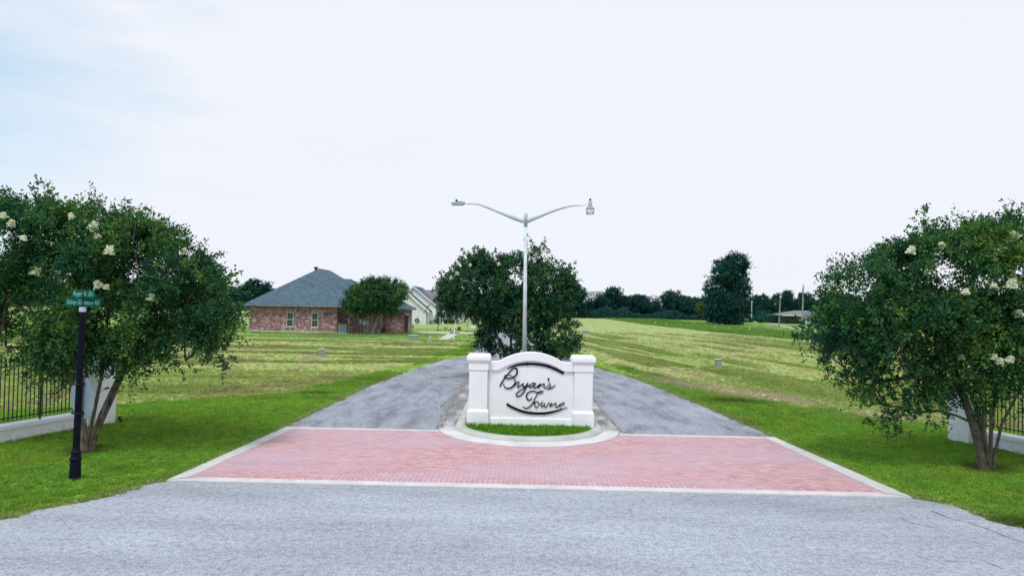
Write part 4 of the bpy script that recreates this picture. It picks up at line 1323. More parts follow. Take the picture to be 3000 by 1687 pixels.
# left crape myrtle
TL = (*gp(256, 1322), 0.0)
eL = EL(TL, [(50,605,150,92,.5,1.4),(-150,620,190,100,.3,1.5),(215,618,140,85,0,1.4),(350,665,125,92,.2,1.5),(450,725,88,88,.1,1.2),(510,765,48,62,.2,.8),(165,705,100,45,.3,1.1),(320,780,130,70,0,1.3),(455,835,66,40,.1,.8),(200,835,78,62,0,.8),(130,885,48,36,0,.5),(345,885,64,34,.1,.6),(8,795,13,42,0,.25),(-60,770,40,50,0,.5),(555,820,20,30,.1,.3)])
stL = [[(0.0, 0, 0), (0.10, 0.02, 0.35), (0.22, 0.05, 0.8), (0.50, 0.1, 1.5), (0.9, 0.1, 2.3), (1.3, 0.1, 3.0)],
       [(-0.04, 0.05, 0), (-0.02, 0.08, 0.4), (0.06, 0.12, 0.9), (0.15, 0.2, 1.7), (0.1, 0.4, 2.7), (0.2, 0.4, 3.6)],
       [(-0.08, 0.0, 0), (-0.12, 0.02, 0.4), (-0.24, 0.02, 1.0), (-0.5, 0.0, 1.9), (-1.1, -0.1, 2.9), (-1.8, 0.0, 3.6)],
       [(0.02, -0.06, 0), (0.02, -0.1, 0.4), (0.0, -0.18, 1.0), (0.0, -0.4, 1.9), (-0.3, -0.7, 2.8)],
       [(0.05, 0.06, 0), (0.14, 0.08, 0.4), (0.34, 0.18, 1.0), (0.55, 0.4, 1.8), (0.6, 0.8, 2.8)]]
tl, _ = tree("crape_myrtle", TL, stL, eL, "large crape myrtle with white blossoms behind the black street sign post", "tree", "crape myrtles of the entrance", 11, (M['bark'], M['leaf']), 4700, 32, 0.074, 0.080, 130, dict(gap=-0.2, gsc=1.3, shell=0.17, inner=0.16, wid=0.56, outl=95))
flowers(tl, TL, eL, SP([(235, 573, 1.5), (338, 550, 1.2), (275, 632, 1.3), (465, 633, .9), (90, 685, 1.3), (157, 688, .9), (247, 718, 1.2), (380, 750, 1.0), (10, 545, 1.0), (28, 563, 1.0), (315, 920, .9), (180, 545, .8), (245, 596, .9), (268, 723, .7), (60,600,.7)]), 5)
# right crape myrtle
TR = (*gp(2893, 1374), 0.0)
eR = EL(TR, [(2590,690,180,150,.1,1.6),(2430,680,150,110,.2,1.5),(2290,720,130,105,.2,1.4),(2160,760,72,88,.2,1.0),(2320,812,152,70,.1,1.3),(2165,822,70,36,.1,.7),(2500,845,125,95,0,1.2),(2290,905,82,34,.1,.7),(2425,930,90,46,0,.8),(2300,965,34,26,.1,.3),(2225,990,14,30,0,.25),(2090,850,25,28,.1,.4),(2560,935,70,42,0,.7),(2650,880,90,110,0,1.2),(2160,915,16,26,0,.25)])
stR = [[(-0.08, 0, 0), (-0.16, 0.0, 0.4), (-0.32, 0.0, 1.0), (-0.6, 0.0, 1.8), (-1.1, 0.0, 2.6), (-1.7, 0, 3.3)],
       [(-0.02, -0.05, 0), (-0.06, -0.08, 0.4), (-0.16, -0.12, 1.0), (-0.3, -0.3, 1.9), (-0.5, -0.5, 2.9), (-0.4, -0.4, 3.7)],
       [(0.06, 0.02, 0), (0.08, 0.02, 0.4), (0.12, 0.05, 1.0), (0.3, 0.1, 1.9), (0.6, 0.2, 2.9), (0.7, 0.3, 3.8)],
       [(0.12, -0.02, 0), (0.16, -0.02, 0.4), (0.30, -0.02, 1.0), (0.8, 0.0, 1.9), (1.5, 0.1, 2.9), (2.2, 0.1, 3.6)],
       [(0.02, 0.08, 0), (0.03, 0.14, 0.5), (0.0, 0.3, 1.2), (-0.2, 0.7, 2.4), (-0.3, 0.9, 3.2)]]
tr2, _ = tree("crape_myrtle", TR, stR, eR, "crape myrtle with several trunks beside the right end of the iron fence", "tree", "crape myrtles of the entrance", 23, (M['bark'], M['leaf']), 4500, 32, 0.074, 0.085, 130, dict(gap=-0.2, gsc=1.3, shell=0.17, inner=0.16, wid=0.56, outl=95))
flowers(tr2, TR, eR, SP([(2292, 632, 1.2), (2205, 600, .7), (2370, 618, .9), (2553, 595, 1.3), (2430, 735, .9), (2546, 717, 1.5), (2565, 790, 1.1), (2500, 720, .8), (2540, 905, 1.0), (2500, 900, .9), (2420, 900, .8), (2065, 805, .9), (2515, 910, 1), (2240, 585, .8)]), 6)
# island crape myrtle
TM = (0.05, 31.5, 0.1)
eM = EL(TM, [(1205,722,80,62,0,1.7),(1150,742,42,36,0,.9),(1290,705,88,55,.1,1.7),(1375,728,62,52,0,1.3),(1338,655,26,26,0,.5),(1310,780,100,50,0,1.5),(1395,840,64,48,-.1,1.2),(1330,862,70,32,-.1,1.1),(1245,845,40,34,-.1,.8),(1270,785,60,36,0,1.0),(1425,705,16,14,0,.3),(1200,665,30,16,0,.5)])
stM = [[(0.0, 0, 0), (0.1, 0, 0.5), (0.35, 0, 1.3), (0.8, 0, 2.4), (1.2, 0, 3.4)], [(-0.06, 0, 0), (-0.15, 0, 0.5), (-0.4, 0, 1.3), (-0.9, 0, 2.3), (-1.6, 0, 3.2)],
       [(0, 0.06, 0), (0, 0.1, 0.5), (-0.05, 0.2, 1.5), (0, 0.3, 3.0), (0.1, .2, 4.2)], [(0.02, -0.06, 0), (0.1, -0.1, 0.5), (0.2, -0.3, 1.3), (0.3, -0.7, 2.5)]]
tm, _ = tree("crape_myrtle", TM, stM, eM, "dark crape myrtle on the island behind the sign and street light", "tree", "crape myrtles of the entrance", 37, (M['bark'], M['leafdark']), 3300, 28, 0.105, 0.07, 110, dict(gap=-0.3, gsc=1.2, outl=80, shell=0.2, tonebase=0.5, wid=0.56))
flowers(tm, TM, eM, SP([(1160, 668, 1.3), (1175, 645, 1), (1150, 690, 1.1), (1195, 640, .9), (1136, 700, 1), (1255, 665, .8), (1182, 668, .8)]), 8, 0.2)

# tree by the brick house
Y4 = 74.6; x4, _ = at(1087, 977, Y4)
T4 = (x4, Y4, 0)
e4 = [(0.85 * a_, b_, c_ * 0.985, 0.85 * d_, e_, f_) for a_, b_, c_, d_, e_, f_ in [(0.2, 0, 4.4, 2.9, 2.2, 1.35), (-1.6, 0, 3.7, 1.9, 1.8, 1.1), (2.2, 0, 4.6, 2.1, 1.9, 1.35), (0.5, 0, 5.2, 1.6, 1.4, 0.9), (2.0, 0, 3.4, 1.5, 1.3, 0.8)]]
st4 = [[(0.12, 0, 0), (0.2, 0, 0.7), (0.6, 0, 1.7), (1.2, 0, 2.8), (1.9, 0, 3.8)], [(0.0, 0, 0), (-0.1, 0, 0.8), (-0.5, 0, 1.9), (-1.2, 0, 3.0)], [(0.05, 0.1, 0), (0.08, 0.1, 1.0), (0.1, 0.2, 2.4), (0.3, 0.2, 4.0)],
       [(-0.08, -0.05, 0), (-0.3, 0, 1.0), (-0.8, 0, 2.0), (-1.7, 0, 3.0)], [(0.18, -0.1, 0), (0.4, 0, 1.0), (0.9, 0, 2.2), (1.6, 0, 3.2)]]
tree("crape_myrtle", T4, st4, e4, "pale multi stem tree standing against the side of the red brick house", "tree", None, 51, (M['palebark'], M['leafdark']), 1700, 24, 0.18, 0.11, 70, dict(gap=-0.8, spray_len=0.55, tonebase=0.55))

# pine --------------------------------------------------------------------
pxx, pyy = gp(2155, 951)
Yp = pyy
eP = []
kz = Yp / 2000.0
for (cx, cy, wx, wz) in [(1700, 215, 95, 60), (1640, 270, 110, 70), (1740, 260, 90, 70), (1580, 350, 110, 80), (1700, 360, 115, 90), (1560, 470, 120, 90), (1720, 480, 100, 90), (1500, 600, 110, 110), (1620, 620, 110, 100), (1760, 620, 75, 110), (1480, 720, 90, 60), (1600, 730, 90, 50), (1560, 775, 100, 30), (1770, 740, 60, 60), (1660, 775, 70, 30)]:
    X_, Z_ = at(1640 + cx * 0.3028, 700 + cy * 0.3028, Yp)
    eP.append((X_ - pxx, random.uniform(-2, 2), Z_, wx * 0.3028 * kz, wx * 0.3028 * kz, wz * 0.3028 * kz))
stP = [[(0, -2.6, 0), (0, -2.6, 2), (0.1, -2.5, 5), (0.1, -2.3, 8), (0, -1, 11.5), (0.2, 0, 14)], [(0.7, -2.4, 0), (0.8, -2.4, 3), (0.8, -2.2, 7), (0.6, -1, 10)]]

tree("pine_tree", (pxx, pyy, 0), stP, eP, "tall dark pine tree rising above the tree line right of centre", "tree", None, 61, (M['darkbark'], M['leaffar']), 2600, 16, 0.42, 0.36, 60, dict(gap=-0.75, spray_len=0.9, tonebase=0.42, gsc=0.5, droop=0.1, outl=60, osz=(0.4, 0.95)))

# far trees: prototypes, each copied and scaled -----------------------------
protos = []
for s in range(5):
    r = random.Random(100 + s)
    H = 10.0
    es = []
    for k in range(9):
        z = r.uniform(2.6, 8.2); w = 2.9 * (1 - abs(z - 5) / 8)
        es.append((r.uniform(-1, 1) * w, r.uniform(-1, 1) * w, z, r.uniform(1.3, 2.1), r.uniform(1.3, 2.1), r.uniform(1.0, 1.7)))
    es.append((0, 0, 4.5, 2.6, 2.6, 2.6))
    stt = [[(0, 0, 0), (0.1, 0, 2), (0, 0, 5), (0.1, 0, 8)], [(0.1, 0, 1.5), (1, 0.3, 3.5), (1.8, 0.2, 5.5)], [(0, 0, 1.8), (-1, -0.3, 3.8), (-1.9, 0, 5.6)]]
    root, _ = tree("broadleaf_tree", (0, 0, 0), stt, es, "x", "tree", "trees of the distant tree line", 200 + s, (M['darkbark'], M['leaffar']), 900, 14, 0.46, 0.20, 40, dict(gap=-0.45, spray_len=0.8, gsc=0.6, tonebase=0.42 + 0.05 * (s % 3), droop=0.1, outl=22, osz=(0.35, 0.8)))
    protos.append([root, False])
GL = dict(a='dark far tree between the island myrtle and the pine, blending into the tree line', b='dark far tree right of the pine, partly behind the poles and the right crape myrtle', c='dark far tree glimpsed behind the island myrtle and the pale houses', d='dark far tree across the left field, seen behind the left crape myrtle')
gen = None
def far_tree(px, top, wpx, Y, label, k, rz=None):
    if label is None: label = GL['d' if px < 720 else 'c' if px < 1420 else 'a' if px < 1830 else 'b']
    x, zt = at(px * D2S, top * D2S, Y)
    w = wpx * D2S * Y / 2000.0
    ent = protos[k]
    if not ent[1]: o = ent[0]; ent[1] = True
    else: o = copy_tree(ent[0])
    o.location = (x, Y, 0); sx_ = w / 7.2; sz_ = zt / 9.6
    o.scale = (sx_, sx_, sz_); o.rotation_euler = (0, 0, rz if rz is not None else random.uniform(0, 6.28))
    o['label'] = label
    if label in GL.values(): o['group'] = {'a': 'tree line left of the pine', 'b': 'tree line right of the pine', 'c': 'tree line behind the island', 'd': 'tree line across the left field'}[[k_ for k_, v_ in GL.items() if v_ == label][0]]
    return o

FT = [(1438, 716, 74, 205, "rounded far tree showing just right of the island myrtle", 0), (1480, 750, 50, 215, "low far tree next to the rounded one right of the island myrtle", 1), (1510, 742, 46, 214, "far tree just left of the tall open crowned one", 2), (1545, 724, 58, 216, "tall open crowned tree in the tree line nearest the island myrtle", 3),
      (1590, 744, 48, 222, "far tree just right of the tall open crowned one", 4), (1620, 742, 44, 214, "bushy far tree midway between the island myrtle and the pine", 0), (1650, 752, 40, 224, "lowest far tree in the dip left of the tallest rounded one", 1), (1690, 732, 56, 214, "tallest rounded tree left of the pine in the tree line", 2), (1728, 745, 46, 218, "far tree just right of the tallest rounded one", 3), (1755, 750, 40, 222, "far tree behind the small yellow green tree", 4),
      (1790, 750, 50, 225, "far tree hidden at the left foot of the pine", 0), (1905, 744, 46, 226, "far tree behind the thin pale pole right of the pine", 2), (1925, 735, 50, 222, "rounded far tree just right of the pine", 1), (1965, 742, 40, 228, "far tree behind the bare wooden utility pole", 4), (1985, 733, 46, 218, "tallest far tree between the two wooden utility poles", 3), (2018, 735, 46, 225, "paler leaved far tree behind the tall utility pole", 0), (2045, 740, 46, 222, "far tree at the left edge of the right crape myrtle", 1),
      (2090, 735, 60, 225, gen, 2), (2150, 742, 60, 225, gen, 3), (2210, 738, 60, 225, gen, 4), (2280, 745, 60, 225, gen, 0), (2350, 742, 70, 225, gen, 1), (2420, 745, 70, 225, gen, 2), (2500, 742, 70, 225, gen, 3), (2580, 745, 70, 225, gen, 4),
      (1110, 752, 60, 290, gen, 0), (1170, 740, 60, 260, gen, 1), (1230, 738, 60, 240, gen, 2), (1290, 735, 60, 232, gen, 3), (1345, 738, 60, 225, gen, 4), (1395, 734, 60, 222, gen, 1),
      (635, 704, 84, 255, "broad dark tree on the horizon left of the brick house roof", 2), (600, 722, 60, 262, gen, 3), (560, 715, 70, 262, gen, 0), (676, 744, 40, 262, "small far tree touching the left slope of the brick house roof", 4),
      (500, 705, 80, 262, gen, 1), (430, 712, 80, 262, gen, 2), (355, 700, 80, 262, gen, 3), (280, 706, 80, 262, gen, 4), (205, 700, 80, 262, gen, 0), (130, 690, 84, 262, gen, 1), (55, 694, 84, 262, gen, 2), (-20, 690, 84, 262, gen, 3)]
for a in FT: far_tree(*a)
# thick undergrowth mass that joins the trees
def wood(name, lines, seed, n, hh, mat=M['leaffar'], leaf=0.42):
    r = np.random.default_rng(seed); V = []; T = []
    for (xa, ya, xb, yb, h) in lines:
        L = math.hypot(xb - xa, yb - ya); k = int(n * L)
        t = r.random(k); x = xa + (xb - xa) * t; y = ya + (yb - ya) * t + r.uniform(0, 9, k)
        hh_ = h * (0.45 + 0.95 * fbm(x * 0.11 + seed, x * 0 + seed)) * np.where(h < 4, 0.35 + 1.3 * vnoise(x * 0.35, x * 0 + 3.3), 1.0)
        z = r.random(k) * hh_
        c = np.stack([x, y + (z * 0.3), z], -1)
        ld = r.normal(size=(k, 3)); ld /= np.linalg.norm(ld, axis=1)[:, None]
        sd = np.cross(ld, r.normal(size=(k, 3))); sd /= np.linalg.norm(sd, axis=1)[:, None]
        s = leaf * r.uniform(.6, 1.3, k)[:, None]
        V.append(np.stack([c - ld * s / 2, c + sd * s * .3, c + ld * s / 2, c - sd * s * .3], 1))
        T.append(np.clip(0.35 + 0.35 * (z / hh_ - .5) + r.normal(0, .15, k), 0, 1))
    me = quads_mesh(name, np.concatenate(V), np.concatenate(T), mat)
    o = link_mesh(name, me); o['kind'] = 'stuff'; o['label'] = "dense woodland undergrowth along the far edge of the fields"
wood("woodland", [(-38, 212, 20, 206, 2.6), (20, 204, 60, 204, 2.6), (60, 204, 78, 204, 2.4), (-260, 250, -80, 250, 3.0), (-80, 250, -38, 216, 3.0), (-38, 228, 20, 222, 7.4), (20, 222, 55, 216, 7.4), (55, 216, 150, 228, 7.4), (-260, 262, -80, 262, 9.0), (-80, 262, -38, 232, 7.6)], 3, 330, 6)

# small yellowish tree and bushes near the pine
def bush(name, px, pyb, wpx, hpx, label, mat, group=None, seed=1, n=160, leaf=None):
    x, y = gp(px, pyb); kz = y / 2000.0
    w, h = wpx * kz / 2, hpx * kz
    V, tone, _ = crown_leaves([(0, 0, h * 0.5, w, w * 0.9, h * 0.52)], n, 12, leaf or max(0.06, 2.4 * kz), seed, spray_len=0.25 * h, gap=-9, droop=0.1)
    V[..., 2] = np.maximum(V[..., 2], 0.0)
    me = quads_mesh(name, V, tone, mat); o = link_mesh(name, me); o.location = (x, y, 0)
    return tag(o, label, "bush", group)
sx_, sy_ = gp(2053, 938)
tree("broadleaf_tree", (sx_, sy_, 0), [[(0, 0, 0), (0, 0, 1.5), (0.1, 0, 3.0)]], [(0, 0, 3.6, 1.5, 1.5, 1.4), (.4, 0, 4.3, .9, .9, .8)], "small yellow green tree left of the pine", "tree", None, 71, (M['darkbark'], M['leafbright']), 260, 12, 0.3, 0.12, 12, dict(gap=-9, spray_len=0.5, tonebase=0.4))
bush("bush", 2196, 944, 20, 11, "rounded dark bush at the foot of the pale pole right of the pine", M['leaffar'], None, 2)
bush("bush", 2228, 945, 18, 8, "low dark bush between the pine and the ranch house", M['leaffar'], None, 3)
bush("bush", 2258, 946, 34, 22, "big dark shrub at the left end of the ranch house", M['leaffar'], None, 4, 300)
bush("bush", 2330, 948, 50, 6, "low hedge along the front of the ranch house", M['leaffar'], None, 5)

# ------------------------------------------------------------------ cracks and litter on the pavement
def ribbon(b, pts, w, z=0.0105):
    P = [gp(*p) for p in pts]; Q = []
    for (x1, y1), (x2, y2) in zip(P, P[1:]):
        n = max(2, int(math.hypot(x2 - x1, y2 - y1) / 0.12))
        for k in range(n):
            t = k / n; Q.append((x1 + (x2 - x1) * t + random.gauss(0, .018), y1 + (y2 - y1) * t + random.gauss(0, .03)))
    Q.append(P[-1])
    for (x1, y1), (x2, y2) in zip(Q, Q[1:]):
        L = math.hypot(x2 - x1, y2 - y1) + 1e-6; nx_, ny_ = -(y2 - y1) / L, (x2 - x1) / L; ww = w * random.uniform(.15, .6)
        b.quad((x1 - nx_ * ww, y1 - ny_ * ww, z), (x2 - nx_ * ww, y2 - ny_ * ww, z), (x2 + nx_ * ww, y2 + ny_ * ww, z), (x1 + nx_ * ww, y1 + ny_ * ww, z))
cr = lambda cx, cy: (381 + cx * 0.3979, 1113 + cy * 0.3979)
ct = lambda cx, cy: (2100 + cx * 0.3494, 1380 + cy * 0.3494)
b = MB()
for l, w_ in (([cr(2275, 85), cr(2290, 110), cr(2275, 135)], .02), ([cr(2240, 150), cr(2265, 175), cr(2305, 185), cr(2285, 205)], .022), ([cr(2250, 215), cr(2265, 195), cr(2305, 185)], .016), ([cr(2305, 185), cr(2350, 140), cr(2400, 95)], .012),
              ([ct(1780, 325), ct(1900, 372), ct(2100, 428), ct(2300, 500), ct(2500, 575), ct(2580, 600)], .02), ([ct(1500, 390), ct(1580, 410), ct(1700, 455), ct(1850, 480)], .012), ([ct(1650, 700), ct(1760, 740), ct(2100, 760)], .010), ([ct(2200, 740), ct(2350, 800), ct(2520, 850)], .010), ([(1560, 1175 + 0), (1600, 1171), (1640, 1174)], .01)):
    ribbon(b, l, w_)
o = b.build("road_crack", simple("crack_dark", (0.09, 0.09, 0.10), 0.95), None); o['kind'] = 'stuff'; o['label'] = "dark hairline cracks in the asphalt"  # flat ribbons of one dark colour laid over the asphalt as cracks
n = 1500; ex = np.where(rng.random(n) < .6, -1.0, 1.0)
yy = 18.8 + rng.random(n) ** 1.3 * 13; xx = ICX + ex * 2.49 + rng.normal(0, .045, n) * (1 + (ex < 0))
c_ = np.stack([xx, yy, np.full(n, .036) + rng.random(n) * .008], -1); a_ = rng.uniform(0, 6.28, n); k_ = rng.uniform(.012, .035, n)
d1 = np.stack([np.cos(a_) * k_, np.sin(a_) * k_, rng.normal(0, .004, n)], -1); d2 = np.stack([-np.sin(a_) * k_ * .5, np.cos(a_) * k_ * .5, rng.normal(0, .004, n)], -1)
M['litter'] = leafmat("dry_litter", [(0.0, (0.10, 0.07, 0.04)), (0.5, (0.30, 0.22, 0.12)), (1.0, (0.46, 0.38, 0.22))], 0.1)
o = link_mesh("leaf_litter", quads_mesh("leaf_litter", np.stack([c_ - d1, c_ - d2, c_ + d1, c_ + d2], 1), rng.random(n), M['litter'])); o['kind'] = 'stuff'; o['label'] = "dry clippings gathered along the joint between apron and asphalt"

# ------------------------------------------------------------------ houses
def hip_roof(b, x0, x1, y0, y1, z, rise_slope, th=0.18):
    """rectangular hip roof, returns ridge"""
    w = min(x1 - x0, y1 - y0) / 2; zr = z + w * rise_slope
    if (y1 - y0) >= (x1 - x0): A = ((x0 + x1) / 2, y0 + w, zr); B = ((x0 + x1) / 2, y1 - w, zr)
    else: A = (x0 + w, (y0 + y1) / 2, zr); B = (x1 - w, (y0 + y1) / 2, zr)
    c = [(x0, y0, z), (x1, y0, z), (x1, y1, z), (x0, y1, z)]
    if (y1 - y0) >= (x1 - x0):
        b.quad(c[0], c[1], A); b.quad(c[1], c[2], B, A); b.quad(c[2], c[3], B); b.quad(c[3], c[0], A, B)
    else:
        b.quad(c[0], c[1], B, A); b.quad(c[1], c[2], B); b.quad(c[2], c[3], A, B); b.quad(c[3], c[0], A)
    b.box(x0, x1, y0, y1, z - th, z - 0.003)
    return A, B
HB = empty("brick_house", (0, 0, 0), "single storey red brick house with steep blue grey hip roof on the left", "house")
YW = 76.0
xl, _ = at(729, 971, YW); xr, _ = at(987, 975, YW)
_, ze = at(850, 896.5, YW)
HB.location = (xl, YW, 0)
def hx(px, py, Y): x, z = at(px, py, Y); return x - xl, z
W1 = xr - xl
b = MB(); b.box(0, W1, 0, 12, 0.18, ze); b.build("wall", M['redbrick'], HB)
b = MB(); b.box(-0.02, W1 + 0.02, -0.02, 12, -0.02, 0.178); b.build("foundation", M['kerb'], HB)
zt2 = hx(1000, 881, YW + 1.6)[1]
x2r = hx(1118, 900, YW + 2)[0]
b = MB(); b.box(W1 + 0.003, x2r, 1.6, 12, 0.0, zt2); b.build("wall", M['redbrick'], HB)
x3r = hx(1183, 900, YW + 3.2)[0]; _, z3 = hx(1150, 905, YW + 3.2)
b = MB(); b.box(x2r + 0.003, x3r, 3.2, 4.9, 0.0, z3); b.build("wall", M['redbrick'], HB)
x3e = hx(1201.5, 905, YW + 3.2)[0]
b = MB(); b.box(x3r + 0.003, x3e, 3.25, 3.45, 2.15, z3); b.box(x3e - 0.14, x3e, 4.3, 4.9, 0.0, z3); b.box(x3e - 0.16, x3e + 0.02, 3.2, 3.42, 0, 2.14); b.build("porch_wall", simple("porch_stucco", (0.33, 0.29, 0.29), 0.8), HB)
b = MB(); b.box(x3r + 0.02, x3r + 0.62, 3.9, 3.95, 0.05, 2.1); o = b.build("door", M['door'], HB)
b = MB(); b.lathe([(0.03, 1.0), (0.03, 1.06)], 8, (x3r + 0.55, 3.87)); b.build("handle", M['iron'], o)
b = MB(); b.box(x3r + 0.65, x3e - 0.15, 4.6, 4.65, 0.0, 2.1); b.build("porch_shade_panel", M['dark_in'], HB)  # dark panel; the shade of the porch opening is in its colour
# roofs
exl = -0.55
pk = hx(939, 772, YW + 6.5)
slope = 0.68
bw = MB(); Wm = 2 * (pk[0] - exl)
A_m, B_m = hip_roof(bw, exl, exl + Wm, -0.55, 17.5, ze + 0.12, slope)
zr2 = hx(1005, 812, YW + 4.5)[1]
h2 = (zr2 - ze - 0.12) / slope
bw.build("roof", M['roofblue'], HB)
b = MB()
hip_roof(b, exl + 3.0, W1 + 4.0, 0.95, 0.95 + 7.3, zt2 + 0.12, slope)
b.build("roof", M['roofblue'], HB)
b = MB(); hip_roof(b, x2r - 1.5, x3e + 0.45, 2.65, 5.4, z3 + 0.1, 0.55); b.build("roof", M['roofblue'], HB)
b = MB(); b.box(exl - 0.1, W1 + 0.5, -0.66, -0.555, ze - 0.03, ze + 0.09); b.build("gutter", M['trim'], HB)
b = MB(); b.box(W1 + 0.15, W1 + 4.9, 0.84, 0.945, zt2 - 0.03, zt2 + 0.09); b.build("gutter", M['trim'], HB)
b = MB(); b.box(x2r - 0.3, x3e + 0.5, 2.54, 2.645, z3 - 0.05, z3 + 0.08); b.build("gutter", M['trim'], HB)
b = MB(); b.tube([(exl, -0.6, ze), (exl + 0.02, -0.6, ze - 0.12), (-0.12, -0.12, ze - 0.35), (-0.12, -0.1, 0.1)], 0.06, 6); b.build("downpipe", M['creampipe'], HB)
b = MB(); b.tube([(x2r + 0.35, 3.12, z3), (x2r + 0.35, 3.12, 0.1)], 0.05, 6); b.build("downpipe", simple("pink_downpipe", (0.33, 0.22, 0.22), 0.6), HB)
vx, vz = hx(926, 777, YW + 9)
b = MB(); b.lathe([(0.16, vz - 1.5), (0.16, vz - 0.45), (0.26, vz - 0.43), (0.26, vz - 0.25), (0.1, vz - 0.2)], 12, (vx, 9)); b.build("roof_vent", M['iron'], HB)
vx, vz = hx(994, 859, YW + 2.5)
b = MB(); b.lathe([(0.10, vz - 0.35), (0.10, vz + 0.06)], 8, (vx, 2.4)); b.build("vent_pipe", M['plasticwhite'], HB)
def window(parent, x0, x1, z0, z1, y, cols, sash=True, rows=2):
    b = MB(); f = 0.06
    b.box(x0 - f, x1 + f, y - 0.05, y - 0.003, z0 - f, z0); b.box(x0 - f, x1 + f, y - 0.04, y - 0.003, z1, z1 + f)
    b.box(x0 - f, x0, y - 0.04, y - 0.003, z0, z1); b.box(x1, x1 + f, y - 0.04, y - 0.003, z0, z1)
    if sash: zm = (z0 + z1) / 2; b.box(x0, x1, y - 0.038, y - 0.005, zm - 0.03, zm + 0.03)
    w = b.build("window", M['boxlid'] if sash else M['door'], parent)
    b = MB(); b.box(x0, x1, y - 0.02, y - 0.006, z0, z1); b.build("pane", M['glass'], w)
    b = MB()
    if cols:
        for c in range(1, cols): xx = x0 + (x1 - x0) * c / cols; b.box(xx - 0.012, xx + 0.012, y - 0.03, y - 0.021, z0, z1)
        for r in range(1, rows * 2):
            if r == rows and sash: continue
            zz = z0 + (z1 - z0) * r / (rows * 2); b.box(x0, x1, y - 0.03, y - 0.021, zz - 0.01, zz + 0.01)
        b.build("muntin", M['trim'], w)
    return w
for (a, c) in (((842, 916), (857.5, 955)), ((915, 917.5), (930, 956.5))):
    x0, z1 = hx(*a, YW); x1, z0 = hx(*c, YW); w = window(HB, x0, x1, z0, z1, 0.0, 2)
    b = MB(); b.box(x0 - 0.12, x1 + 0.12, -0.07, -0.003, z0 - 0.14, z0 - 0.065); b.build("sill", M['boxlid'], w)
x0, z1 = hx(948.5, 916.5, YW); x1, z0 = hx(972, 921.5, YW); window(HB, x0, x1, z0, z1, 0.0, 0, False)
for (px, py, s) in ((1023, 938, .22), (1057, 941, .3), (1068, 946, .35), (1076, 945, .3)):
    x0, z0 = hx(px, py, YW + 1.6); b = MB(); b.box(x0 - s / 2, x0 + s / 2, 1.45, 1.597, z0 - s * .7, z0 + s * .7); b.tube([(x0, 1.54, z0 - s * .7), (x0, 1.54, 0.0)], 0.03, 6)
    b.build("meter_box", M['galv'], HB)

# air conditioner
ax, ay = at(1005, 976, 74.8)[0], 74.8
ac = empty("air_conditioner", (ax, ay, 0), "grey outdoor air conditioner unit on a pad by the brick house corner", "air conditioner")
b = MB(); b.box(-0.62, 0.62, -0.6, 0.6, 0, 0.07); b.build("pad", M['conc'], ac)
b = MB(); b.box(-0.38, 0.38, -0.38, 0.38, 0.08, 0.98); b.build("cabinet", simple("ac_blue_grey", (0.07, 0.13, 0.17), 0.5), ac)
b = MB()
for sx2 in (-0.4, 0.4):
    for sy2 in (-0.4, 0.4): b.box(sx2 - 0.03, sx2 + 0.03, sy2 - 0.03, sy2 + 0.03, 0.075, 1.02)
b.box(-0.43, 0.43, -0.43, 0.43, 1.022, 1.07); b.box(-0.43, 0.43, -0.43, 0.43, 0.0705, 0.13); b.build("frame", M['boxgreen'], ac)
b = MB()
for k in range(9): z = 0.2 + k * 0.09; b.box(-0.37, 0.37, -0.395, -0.382, z, z + 0.03)
b.build("louvre", M['boxgreen'], ac)
b = MB(); b.lathe([(0.34, 1.072), (0.34, 1.10), (0.1, 1.12)], 16); b.build("fan_guard", M['iron'], ac)

# folding chairs
def chair(px, py, label, rz):
    x, y = gp(px, py)
    c = empty("garden_chair", (x, y, 0), label, "chair", "garden chairs beside the brick house", rz)
    b = MB(); b.box(-0.27, 0.27, -0.22, 0.24, 0.40, 0.435); b.build("seat", M['plasticwhite'], c)
    b = MB()
    v = [(-0.27, 0.22, 0.44), (0.27, 0.22, 0.44), (0.27, 0.48, 1.0), (-0.27, 0.48, 1.0)]
    b.prism([(-0.27, 0.45), (0.27, 0.45), (0.25, 1.05), (-0.25, 1.05)], 0.22, 0.25)
    b.v = [(x_, y_ + (z_ - 0.45) * 0.42, z_) for x_, y_, z_ in b.v]
    b.build("backrest", M['plasticwhite'], c)
    for sx3 in (-0.28, 0.28):
        for dy in (-1, 1):
            b = MB(); b.tube([(sx3, -0.28 * dy, 0), (sx3, 0.20 * dy, 0.62 if dy > 0 else 0.45)], 0.018, 6); b.build("leg", M['plasticwhite'], c)
        b = MB(); b.box(sx3 - 0.025, sx3 + 0.025, -0.22, 0.30, 0.61, 0.64); b.build("armrest", M['plasticwhite'], c)
chair(1138, 971, "white garden chair nearer the tree, turned toward its twin", math.radians(-115))
chair(1165, 971, "white garden chair nearer the brown door, turned toward its twin", math.radians(150))
bush("bush", 1112, 975, 26, 14, "round dark bush between the pale tree and the garden chairs", M['leafdark'], None, 8)
bush("bush", 1189, 971.5, 14, 10, "small dark plant by the brown door of the brick house", M['leafdark'], None, 9)
# pot
x, y = gp(1208, 968)
pot = empty("flower_pot", (x, y, 0), "pale flower pot on the lawn beside the driveway", "pot")
b = MB(); b.lathe([(0.12, 0), (0.18, 0.28), (0.19, 0.32)], 12); b.build("pot_body", M['terracotta'], pot)
V, tn, _ = crown_leaves([(0, 0, 0.45, 0.16, 0.16, 0.16)], 30, 8, 0.08, 4, spray_len=0.1, gap=-9); V[..., 2] += 0
link_mesh("plant", quads_mesh("plant", V, tn, M['leafdark']), pot)

